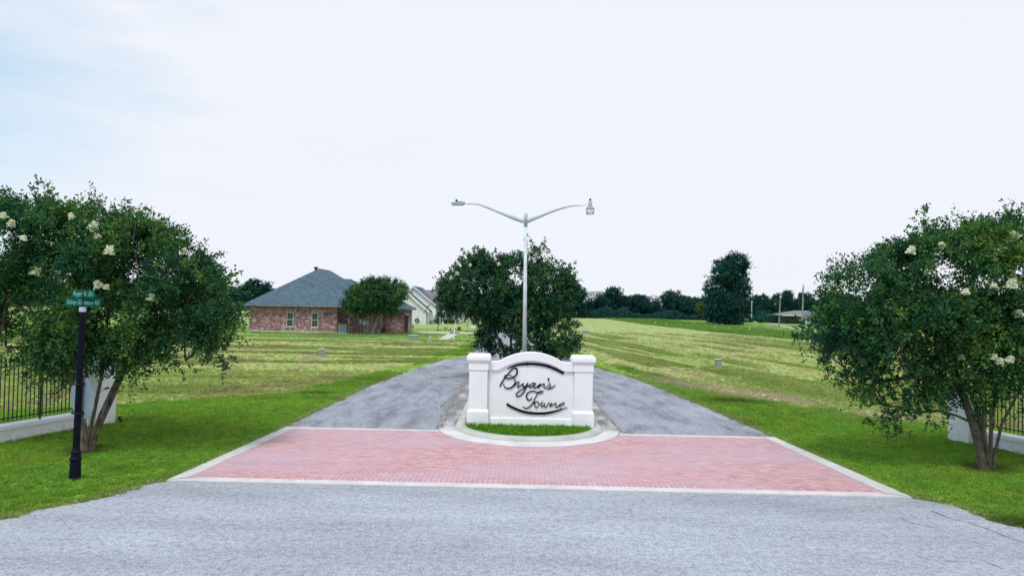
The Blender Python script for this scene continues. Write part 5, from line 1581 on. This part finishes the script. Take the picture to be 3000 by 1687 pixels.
# pale house
WH = empty("pale_house", (0, 0, 0), "pale brick house with white gables and brown grey roof beyond the brick house", "house")
YG = 116.0
gx0, _ = at(1180, 940, YG); gx1, zg = at(1252, 911, YG)
WH.location = (gx0, YG, 0)
def wx(px, py, Y): x, z = at(px, py, Y); return x - gx0, z
# gable walls: lower gable
ax1, az1 = wx(1199, 861, YG); rx1, rz1 = wx(1254.5, 910, YG)
sl1 = (az1 - rz1) / (ax1 - rx1)
apx = ax1 - 1.6; apz = az1 - sl1 * 1.6
lowpoly = [(apx - (rx1 - apx) - 0.0, 0), (gx1 - gx0, 0), (gx1 - gx0, rz1 + 0.0), (apx, apz - 0.1), (apx - (rx1 - apx), rz1)]
b = MB(); b.prism(lowpoly, 0, 0.4); b.build("gable_wall", M['whitebrick'], WH)
b = MB(); b.box(0.3, gx1 - gx0 - 0.01, 0.42, 14, 0, rz1); b.build("wall", M['whitebrick'], WH)
def rake(b, xa, za, xb, zb, y0, y1, th):
    b.prism([(xa, za), (xb, zb), (xb, zb - th), (xa, za - th)], y0, y1)
b = MB(); rake(b, apx, apz + 0.12, rx1 + 0.25, rz1 - 0.1, -0.45, -0.30, 0.38); b.build("rake_board", M['whitetrim'], WH)
b = MB(); rake(b, apx, apz + 0.16, rx1 + 0.3, rz1 - 0.1, -0.29, 9.0, 0.12); b.build("roof", M['roofblue'], WH)
YU = YG + 3.5
ux, uz = wx(1212, 838, YU); vx2, vz2 = wx(1283.5, 897, YU)
ulx = ux - (vx2 - ux)
b = MB(); b.prism([(ulx, 0.5), (vx2 - 0.4, 0.5), (vx2 - 0.4, vz2), (ux, uz - 0.35), (ulx, vz2)], 3.5, 3.9); b.build("upper_gable", M['siding'], WH)
b = MB(); rake(b, ux, uz, vx2 + 0.2, vz2 - 0.15, 3.1, 3.25, 0.3); rake(b, ulx, vz2 - 0.15, ux, uz, 3.1, 3.25, 0.3); b.build("rake_board", M['whitetrim'], WH)
b = MB(); rake(b, ux, uz + 0.05, vx2 + 0.25, vz2 - 0.15, 3.26, 15, 0.14); rake(b, ulx, vz2 - 0.15, ux, uz + 0.05, 3.26, 15, 0.14); b.build("roof", M['roofblue'], WH)
ra, rzz = wx(1235, 849, YG + 10); rb, _ = wx(1300, 851, YG + 10); rc, rcz = wx(1318, 899, YG + 5)
b = MB(); b.quad((ra - 3, 10, rzz), (rc - 1.0, 4.0, rcz), (rc + 1.5, 4.0, rcz), (rb, 10, rzz)); b.quad((ra - 3, 10, rzz), (rb, 10, rzz), (rb, 16, rcz), (ra - 3, 16, rcz)); b.quad((rb, 10, rzz), (rc + 1.5, 4.0, rcz), (rc + 1.5, 16, rcz))
b.build("roof", M['roofbrown'], WH)
bx0, _ = wx(1255, 940, YG + 5); bx1, bz = wx(1297, 905, YG + 5)
b = MB(); b.box(bx0, bx1, 5, 13, 0, bz); b.build("entry_wall", M['siding'], WH)
for i, (pa, pb) in enumerate(((1263, 1267), (1272, 1276), (1282, 1287))):
    xa, _ = wx(pa, 920, YG + 5); xb, _ = wx(pb, 920, YG + 5); window(WH, xa, xb, 0.5, 1.7, 5.0, 0, True)
for pxc in (1257.5, 1268, 1289, 1297):
    xa, _ = wx(pxc, 940, YG + 4); b = MB(); b.box(xa - 0.12, xa + 0.12, 3.9, 4.14, 0, bz); b.build("column", M['siding'], WH)
dx0, _ = wx(1251, 940, YG); b = MB(); b.tube([(dx0 + 0.2, -0.1, rz1 - 0.1), (dx0 - 0.05, -0.1, rz1 - 0.35), (dx0 - 0.05, -0.1, 0.05)], 0.05, 6); b.build("downpipe", M['iron'], WH)
# garage wing
YC = 128.0
cx0, _ = wx(1294, 940, YC); cx1, cz = wx(1343, 912, YC)
b = MB(); b.box(cx0, cx1, YC - YG, YC - YG + 8, 0, cz); b.build("garage_wing", M['siding'], WH)
da, _ = wx(1312, 940, YC); db, dz = wx(1327, 915, YC)
b = MB(); b.box(da, db, YC - YG - 0.05, YC - YG - 0.003, 0.02, dz); g = b.build("garage_door", M['garage'], WH)
b = MB()
for k in range(1, 5): z = dz * k / 5; b.box(da, db, YC - YG - 0.055, YC - YG - 0.051, z - 0.015, z + 0.015)
b.build("panel_groove", M['trim'], g)
ca1, cz1 = wx(1310, 889, YC)
b = MB(); b.quad((cx0 - .5, YC - YG - .5, cz - .05), (cx1 + .5, YC - YG - .5, cz - .05), (cx1 - 1.6, YC - YG + 4, cz + 1.9), (cx0 + 1.6, YC - YG + 4, cz + 1.9)); b.quad((cx1 + .5, YC - YG - .5, cz - .05), (cx1 + .5, YC - YG + 8.5, cz - .05), (cx1 - 1.6, YC - YG + 4, cz + 1.9)); b.box(cx0 - .5, cx1 + .5, YC - YG - .5, YC - YG + 8, cz - 0.15, cz - 0.052)
b.build("roof", M['roofblue'], WH)
b = MB(); ga, _ = wx(1306, 900, YC - 3); b.prism([(ga, cz - 0.5), (ga + 0.9, cz - 0.5), (ga + 0.4, cz + 1.1)], YC - YG - 3, YC - YG - 2.8); b.box(ga - 1.3, ga - 0.9, YC - YG - 3, YC - YG - 2.6, 0, cz); b.box(ga + .4, ga + .62, YC - YG - 3, YC - YG - 2.7, 0, cz - .5); b.build("porch_gable", M['siding'], WH)
# hose reel
hx0, hz0 = wx(1222, 938, YG)
b = MB()
for k in range(24):
    a0_, a1_ = 2 * math.pi * k / 24, 2 * math.pi * (k + 1) / 24
    b.tube([(hx0 + .30 * math.cos(a0_), -0.12, .62 + .30 * math.sin(a0_)), (hx0 + .30 * math.cos(a1_), -0.12, .62 + .30 * math.sin(a1_))], 0.09, 6, cap=False)
hr = b.build("hose_reel", M['iron'], None); hr.location = (gx0, YG, 0); tag(hr, "coiled black garden hose on the pale brick gable wall", "hose")
# third house
H3 = empty("porch_house", (0, 0, 0), "farthest white house with square porch columns at the road bend", "house")
YH = 147.0
x30, _ = at(1340, 935, YH); x31, z31 = at(1374, 903, YH)
H3.location = (x30, YH, 0)
w3 = x31 - x30
b = MB(); b.box(-6, w3 - 0.3, 1.8, 9, 0, z31); b.build("wall", M['siding'], H3)
b = MB(); b.box(w3 * .62, w3 * .86, 1.74, 1.797, 0.5, 2.0); o = b.build("window", M['glass'], H3)
b = MB(); b.box(w3 * .18, w3 * .36, 1.74, 1.797, 0.02, 2.0); b.build("door", M['trim'], H3)
for f in (0.05, 0.52, 1.0):
    b = MB(); b.box(w3 * f - 0.28, w3 * f + 0.28, 0, 0.5, 0, z31 - 0.3); b.box(w3 * f - 0.42, w3 * f + 0.42, -0.1, 0.6, z31 - 0.6, z31 - 0.302); b.build("porch_column", M['whitetrim'], H3)
b = MB(); hip_roof(b, -7, w3 + 0.8, -0.5, 9.5, z31 - 0.1, 0.5); b.build("roof", M['roofblue'], H3)
# shrubs in front of pale house
for i, (px, py, w, h, lab) in enumerate([(1267, 944, 12, 12, "yellow green clipped shrub at the corner of the pale house"), (1311, 946, 14, 9, "dark shrub in the planting bed left of the garage door"), (1302, 948, 16, 7, "low shrub in the planting bed nearest the road lamp"), (1322, 948, 16, 11, "golden green shrub in front of the pale garage door"), (1332, 947, 10, 7, "small green shrub at the right end of the planting bed"), (1346, 939, 9, 5, "small bush by the garage corner"), (1361, 938, 5, 3, "tiny bush left of the farthest porch"), (1382, 940, 4, 2.4, "tiny round bush on the grass by the far driveway"), (1300, 936, 9, 9, "dark shrub against the pale house entry")]):
    bush("bush", px, py, w, h, lab, M['leafbright'] if i in (0, 3, 4) else M['leafdark'], None, 20 + i, 90)
# ball tree on a bare stem
x, y = gp(1283, 969); kz = y / 2000
tree("topiary_tree", (x, y, 0), [[(0, 0, 0), (0, 0, 0.7), (0, 0, 1.2)]], [(0.1, 0, 1.60, 0.5, 0.5, 0.58), (.25, 0, 1.95, .3, .3, .32)], "small dark round topped tree on a thin stem before the pale house", "tree", None, 81, (M['darkbark'], M['leafdark']), 150, 16, 0.09, 0.04, 8, dict(gap=-9, spray_len=0.2, tonebase=0.25))
bush("sapling", 1345, 968, 7, 9, "small young shrub beside the footpath crossing", M['leafdark'], None, 41, 50)

# leaning white lamp post
x, y = gp(1328, 996.5)
lp = empty("garden_lamp_post", (x, y, 0), "slim white lamp post leaning slightly, beside the footpath", "lamp post"); lp.rotation_euler = (0, math.radians(5.8), 0)
b = MB(); b.tube([(0, 0, 0), (0, 0, 3.0)], [0.07, 0.055], 10); b.build("post", M['plasticwhite'], lp)
b = MB(); b.lathe([(0.10, 3.0), (0.16, 3.06), (0.2, 3.1), (0.05, 3.22)], 10); b.build("lamp_head", M['plasticwhite'], lp)
x, y = gp(1322, 970.5)
b = MB(); b.box(-.13, .13, -.1, .1, 0, .45); b.prism([(-.13, .451), (.13, .451), (.02, .55), (-.04, .55)], -.1, .1); o = b.build("utility_pedestal", M['boxlid'], None, bevel=0.01); o.location = (x, y, 0); tag(o, "pale cable pedestal beside the footpath and driveway", "utility box")
x, y = gp(1261, 991)
b = MB(); b.lathe([(.05, 0), (.05, .16), (.09, .165), (.09, .22)], 10); o = b.build("cleanout_pipe", M['plasticwhite'], None); o.location = (x, y, 0); tag(o, "short white capped pipe in the lawn beside the green utility box", "pipe")

# utility boxes
def ubox(name, px, pyb, wpx, hpx, label, pad=True, lidh=0.05):
    x, y = gp(px, pyb); k = y / 2000; w, h = wpx * k, hpx * k
    u = empty(name, (x, y, 0), label, "utility box", None, random.uniform(-.1, .1))
    b = MB(); b.box(-w / 2, w / 2, -w * .35, w * .35, 0.02, h - lidh); b.build("cabinet", M['boxgreen'], u, bevel=0.01)
    b = MB(); b.box(-w / 2 - .02, w / 2 + .02, -w * .35 - .03, w * .35 + .02, h - lidh + .002, h); b.build("lid", M['boxlid'], u, bevel=0.008)
    b = MB(); b.box(-w / 2 - .05, w / 2 + .05, -w * .35 - .06, w * .35 + .05, 0, 0.05); b.build("pad", M['kerb'], u)
ubox("utility_box", 1211, 995, 25, 14, "wide low green utility box on the lawn near the driveway")
ubox("utility_box", 942, 1046, 16, 24, "grey green utility box alone in the mown field on the left")
ubox("utility_box", 2103, 1077, 17, 26, "grey green utility box alone in the mown field on the right")
ubox("utility_box", 1717, 979, 19, 11, "low utility box in the mown field right of the island myrtle")
ubox("utility_box", 2114, 941.5, 8, 4.5, "tiny white utility box left of the pine trunk")

# poles, stakes
def upole(px, pyb, ptop, r, label, mat, lean=0.0):
    x, y = gp(px, pyb); _, zt = at(px, ptop, y)
    u = empty("utility_pole", (x, y, 0), label, "utility pole", None)
    u.rotation_euler = (0, lean, 0)
    b = MB(); b.tube([(0, 0, 0), (0, 0, zt)], [r, r * 0.75], 10); b.build("pole", mat, u)
    b = MB(); b.box(-r * 1.3, r * 1.3, -r - .06, -r * 0.7, zt - 0.5, zt - 0.2); b.build("pole_hardware", M['galv'], u)
upole(2282, 959.5, 864, 0.15, "bare wooden utility pole between the pine and the taller pole", M['pole_wood'], math.radians(2.2))
upole(2350, 968, 835, 0.15, "tallest wooden utility pole near the right tree's left edge", M['pole_wood'], math.radians(1.0))
upole(2202, 942, 881, 0.13, "thin pale pole just right of the pine", M['galv'])
x, y = gp(2296, 988)
b = MB(); b.box(-.05, .05, -.05, .05, 0, .78); o = b.build("fence_post", M['darkbark'], None); o.location = (x, y, 0); tag(o, "short dark stake at the edge of the tall grass", "post")
for i, (px, py) in enumerate(((1920, 951), (1952, 955), (2095, 964), (2137, 968), (2196, 970))):
    x, y = gp(px, py)
    b = MB(); b.box(-.04, .04, -.02, .02, 0, 0.62); o = b.build("survey_stake", M['plasticwhite'], None); o.location = (x, y, 0)
    tag(o, ["white stake farthest left in the strip of tall grass", "second white stake from the left in the tall grass", "white stake in the tall grass midway to the pine", "white stake in the tall grass just left of the pine trunk", "white stake in the tall grass just right of the pine trunk"][i], "stake", "white stakes in the tall grass")
x, y = gp(1203, 1047)
b = MB(); b.box(-.04, .04, -.04, .04, 0, .12); o = b.build("marker_stub", M['plasticwhite'], None); o.location = (x, y, 0); tag(o, "tiny white marker in the mown grass left of the drive", "marker")

# drain
x, y = gp(926, 1155)
dr = empty("drain_inlet", (x, y, 0), "dark drain grate sunk in the lush lawn left of the drive", "drain")
b = MB(); b.box(-.52, .52, -.28, .28, 0.001, .018); b.box(-.44, .44, -.2, .2, .019, .022); b.build("frame", M['darkbark'], dr)
b = MB()
for k in range(9): xx = -.4 + k * .1; b.box(xx - .018, xx + .018, -.2, .2, .023, .04)
b.build("grate", M['iron'], dr)

# car beside the pine
x, y = gp(2168, 943.5)
car = empty("parked_car", (x, y, 0), "silver grey vehicle parked half hidden behind the pine trunk", "car", None, math.radians(-62))
b = MB(); b.prism([(-2.2, .35), (2.2, .35), (2.25, .8), (1.9, .98), (1.0, 1.05), (.4, 1.62), (-1.7, 1.65), (-2.2, 1.1)], -.9, .9); b.build("body", M['carpaint'], car, bevel=0.06)
b = MB(); b.prism([(1.0, 1.06), (.42, 1.56), (-1.6, 1.58), (-1.95, 1.1)], -.905, .905); b.build("windows", M['glass'], car)
for sx4 in (-1.35, 1.4):
    for sy4 in (-.92, .72):
        b = MB(); b.tube([(sx4, sy4, .34), (sx4, sy4 + .2, .34)], .34, 16); w = b.build("wheel", M['tyre'], car)
        b = MB(); yy = sy4 - .012 if sy4 < 0 else sy4 + .2; b.tube([(sx4, yy, .34), (sx4, yy + .012, .34)], .2, 12); b.build("rim", M['galv'], w)
for sy4 in (-.62, .62):
    b = MB(); b.box(2.15, 2.262, sy4 - .18, sy4 + .18, .68, .80); b.build("headlight", M['plasticwhite'], car)

# ranch house
RH = empty("ranch_house", (0, 0, 0), "low ranch house with shallow grey roof behind the utility poles", "house")
YR = 178.0
r0_, _ = at(2291, 948, YR); r1_, rz_ = at(2440, 925.5, YR)
RH.location = (r0_, YR, 0); wr = r1_ - r0_
_, zrd = at(2330, 917, YR)
b = MB(); b.box(0, wr, 0, 8, 0, rz_); b.build("wall", simple("ranch_brick", (0.10, 0.09, 0.09), 0.9), RH)
a_, _ = at(2343, 940, YR); b_, _ = at(2378, 940, YR)
b = MB(); b.box(a_ - r0_, b_ - r0_, -1.2, -.003, 0, rz_ - .15); b.build("front_room", M['siding'], RH)
for k in range(3):
    xx = a_ - r0_ + .35 + k * 1.05; window(RH, xx, xx + .5, .5, 1.5, -1.2, 0, True)
b = MB(); hip_roof(b, -0.7, wr + .7, -1.9, 8.6, rz_, 0.24, 0.14); b.build("roof", simple("grey_far_shingle", (0.16, 0.18, 0.18), 0.9), RH)
x2, z2 = at(2378, 913.5, YR)
b = MB(); hip_roof(b, x2 - r0_ - 3.2, x2 - r0_ + 3.4, -2.4, 8, rz_ + .05, 0.32, 0.1); b.build("roof", simple("blue_far_shingle", (0.10, 0.12, 0.15), 0.9), RH)
b = MB(); b.box(-.75, wr + .75, -1.99, -1.905, rz_ - .14, rz_ + .02); b.build("fascia", M['siding'], RH)

# ------------------------------------------------------------------ grass (geometry-node instances)
def tuft(name, nblade, h, w, spread, seed, lean=0.5):
    r = random.Random(seed); V = []; F = []; T = []
    for k in range(nblade):
        a = r.uniform(0, 6.283); rad = spread * math.sqrt(r.random())
        x, y = rad * math.cos(a), rad * math.sin(a)
        hh = h * r.uniform(0.5, 1.15); la = r.uniform(0, 6.283); ln_ = lean * r.random() * hh
        dx, dy = math.cos(la) * ln_, math.sin(la) * ln_
        wa = r.uniform(0, 6.283); wx_, wy_ = math.cos(wa) * w / 2, math.sin(wa) * w / 2
        n = len(V)
        V += [(x - wx_, y - wy_, 0), (x + wx_, y + wy_, 0), (x + dx * .45 + wx_ * .7, y + dy * .45 + wy_ * .7, hh * .6), (x + dx * .45 - wx_ * .7, y + dy * .45 - wy_ * .7, hh * .6), (x + dx, y + dy, hh)]
        F += [(n, n + 1, n + 2, n + 3), (n + 3, n + 2, n + 4)]
        t = r.random(); T += [t * .8, min(1, t * .8 + .25)]
    me = bpy.data.meshes.new(name); me.from_pydata(V, [], F); me.update()
    at_ = me.attributes.new("tone", 'FLOAT', 'FACE'); at_.data.foreach_set("value", T)
    me.materials.append(M['blade'])
    return bpy.data.objects.new(name, me)     # never linked: only a source for the instances
def scatter(name, pts, z, cols, scl, src, label):
    n = len(pts)
    me = bpy.data.meshes.new(name)
    me.vertices.add(n); me.vertices.foreach_set("co", np.column_stack([pts, np.full(n, z) if np.isscalar(z) else z]).reshape(-1).astype(np.float32))
    a = me.attributes.new("gcol", 'FLOAT_COLOR', 'POINT'); a.data.foreach_set("color", np.column_stack([cols, np.ones(n)]).reshape(-1).astype(np.float32))
    a = me.attributes.new("rot", 'FLOAT_VECTOR', 'POINT'); a.data.foreach_set("vector", np.column_stack([rng.normal(0, .12, n), rng.normal(0, .12, n), rng.uniform(0, 6.283, n)]).reshape(-1).astype(np.float32))
    a = me.attributes.new("scl", 'FLOAT', 'POINT'); a.data.foreach_set("value", scl.astype(np.float32))
    me.update()
    o = link_mesh(name, me); o['kind'] = 'stuff'; o['label'] = label
    ng = bpy.data.node_groups.new(name, 'GeometryNodeTree')
    ng.interface.new_socket("Geometry", in_out='INPUT', socket_type='NodeSocketGeometry')
    ng.interface.new_socket("Geometry", in_out='OUTPUT', socket_type='NodeSocketGeometry')
    gi = ng.nodes.new("NodeGroupInput"); go = ng.nodes.new("NodeGroupOutput")
    iop = ng.nodes.new("GeometryNodeInstanceOnPoints")
    oi = ng.nodes.new("GeometryNodeObjectInfo"); oi.inputs["Object"].default_value = src
    ra = ng.nodes.new("GeometryNodeInputNamedAttribute"); ra.data_type = 'FLOAT_VECTOR'; ra.inputs["Name"].default_value = "rot"
    sa = ng.nodes.new("GeometryNodeInputNamedAttribute"); sa.data_type = 'FLOAT'; sa.inputs["Name"].default_value = "scl"
    ng.links.new(gi.outputs[0], iop.inputs["Points"]); ng.links.new(oi.outputs["Geometry"], iop.inputs["Instance"])
    ng.links.new(ra.outputs["Attribute"], iop.inputs["Rotation"]); ng.links.new(sa.outputs["Attribute"], iop.inputs["Scale"])
    ng.links.new(iop.outputs[0], go.inputs[0])
    md = o.modifiers.new("scatter", 'NODES'); md.node_group = ng
    return o
main_np = main_poly[::4] + [main_poly[-1]]
def paved(x, y, shrink=0.03):
    p = in_poly(x, y, main_poly) | in_poly(x, y, lane_poly2) | in_poly(x, y, paving_poly)
    for w in walks.values(): p |= in_poly(x, y, w)
    p |= in_poly(x, y, ranch_drive)
    return p
def visible(x, y, margin=1.0):
    return (np.abs(x) < y * 0.80 + margin) & (y > 8.5)
def rand_area(n, x0, x1, y0, y1):
    return rng.uniform(x0, x1, n), rng.uniform(y0, y1, n)
t1 = tuft("grass_tuft", 24, 0.075, 0.0075, 0.065, 1)
t2 = tuft("grass_tuft_wide", 22, 0.10, 0.013, 0.14, 2, 0.8)
t3 = tuft("grass_tuft_tall", 30, 0.42, 0.03, 0.5, 3, 0.5)
# near lawn
xs_, ys_ = rand_area(330000, -24, 24, 8.6, 34)
dens = np.clip(1.15 - (ys_ - 10) / 26, 0.18, 1)
hlm = in_poly(xs_, ys_, hay_left + [(-4.0, 64), (-600, 64), (-600, 11)]) | in_poly(xs_, ys_, hay_right + [(900, 12), (900, 900), (5.0, 900)])
kp = visible(xs_, ys_) & ~paved(xs_, ys_) & (rng.random(len(xs_)) < dens * np.where(hlm, 0.35, 1.0))
xs_, ys_ = xs_[kp], ys_[kp]
c = ground_color(xs_, ys_) * rng.uniform(.8, 1.25, (len(xs_), 1)) * np.array([1.05, 1.1, 1.0])
s_ = rng.uniform(.6, 1.25, len(xs_)) * (0.75 + 0.25 * fbm(xs_ * .6, ys_ * .6)) * (1 + np.clip(ys_ - 16, 0, 30) * .03)
scatter("lawn_grass", np.column_stack([xs_, ys_]), 0.0, c, s_, t1, "short green lawn grass round the entrance")
# mid and far field stubble
xs_, ys_ = rand_area(300000, -60, 62, 18, 92)
dens = np.clip(1.25 - (ys_ - 18) / 60, 0.12, 1)
stk = np.where(xs_ < 0.5, fbm(xs_ * .16, ys_ * .75 + 3), fbm((xs_ + .13 * ys_) * 1.05, ys_ * .09 + 7))
dry = np.zeros(len(xs_), bool)
for q_ in (gp(2130, 1146), gp(2300, 1168)): dry |= np.hypot(((xs_ - q_[0]) + .28 * (ys_ - q_[1])) / 1.0, (ys_ - q_[1]) / 2.2) < 1
kp = visible(xs_, ys_) & ~paved(xs_, ys_) & ~(dry & (rng.random(len(xs_)) < .75)) & (rng.random(len(xs_)) < dens * (0.35 + 1.1 * sstep(.45, .62, stk))) & (ys_ > 20)
xs_, ys_, stk = xs_[kp], ys_[kp], stk[kp]
c = ground_color(xs_, ys_) * rng.uniform(.72, 1.22, (len(xs_), 1))
s_ = rng.uniform(.5, 1.1, len(xs_)) * (0.7 + 0.8 * sstep(.5, .66, stk))
scatter("field_grass", np.column_stack([xs_, ys_]), 0.0, c, s_, t2, "mown hay stubble in streaks across the fields")
# island grass
th = rng.uniform(0, 1, 9000); xs_ = rng.uniform(-1.2, 2.2, 9000); ys_ = rng.uniform(16.4, 37, 9000)
kp = in_poly(xs_, ys_, stadium(1.72, 1.64, 1.2)) & ~((np.abs(xs_ - SX) < 1.80) & (ys_ > 18.74) & (ys_ < 19.45)) & ((ys_ < 20) | (rng.random(9000) < .6))
xs_, ys_ = xs_[kp], ys_[kp]
c = np.tile([0.13, 0.31, 0.03], (len(xs_), 1)) * rng.uniform(.75, 1.3, (len(xs_), 1))
scatter("island_grass", np.column_stack([xs_, ys_]), 0.105, c, rng.uniform(.9, 1.6, len(xs_)), t1, "lush grass inside the island kerb")
# tall grass field
xs_, ys_ = rand_area(60000, 18, 150, 55, 214)
kp = in_poly(xs_, ys_, tall_line + [(900, 50), (900, 900), (22, 900)]) & ~in_poly(xs_, ys_, ranch_drive) & visible(xs_, ys_) & (rng.random(len(xs_)) < np.where(xs_ + 0.2 * ys_ < 62, 1, .35))
dtl = dist_line(xs_, ys_, tall_line)
kp &= (dtl < 26) | (rng.random(len(xs_)) < .1)
kp &= ~((ys_ > 100) & (xs_ > 44) & (dtl > 14) & (rng.random(len(xs_)) < .8))
xs_, ys_, dtl = xs_[kp], ys_[kp], dtl[kp]
c = ground_color(xs_, ys_) * rng.uniform(.75, 1.2, (len(xs_), 1))
scatter("tall_grass", np.column_stack([xs_, ys_]), 0.0, c, rng.uniform(.55, 1.15, len(xs_)) * np.where(dtl > 18, .45, 1), t3, "strip of tall uncut grass beyond the mown field on the right")
print("tris approx", sum(len(o.data.polygons) for o in bpy.data.objects if o.type == 'MESH'))
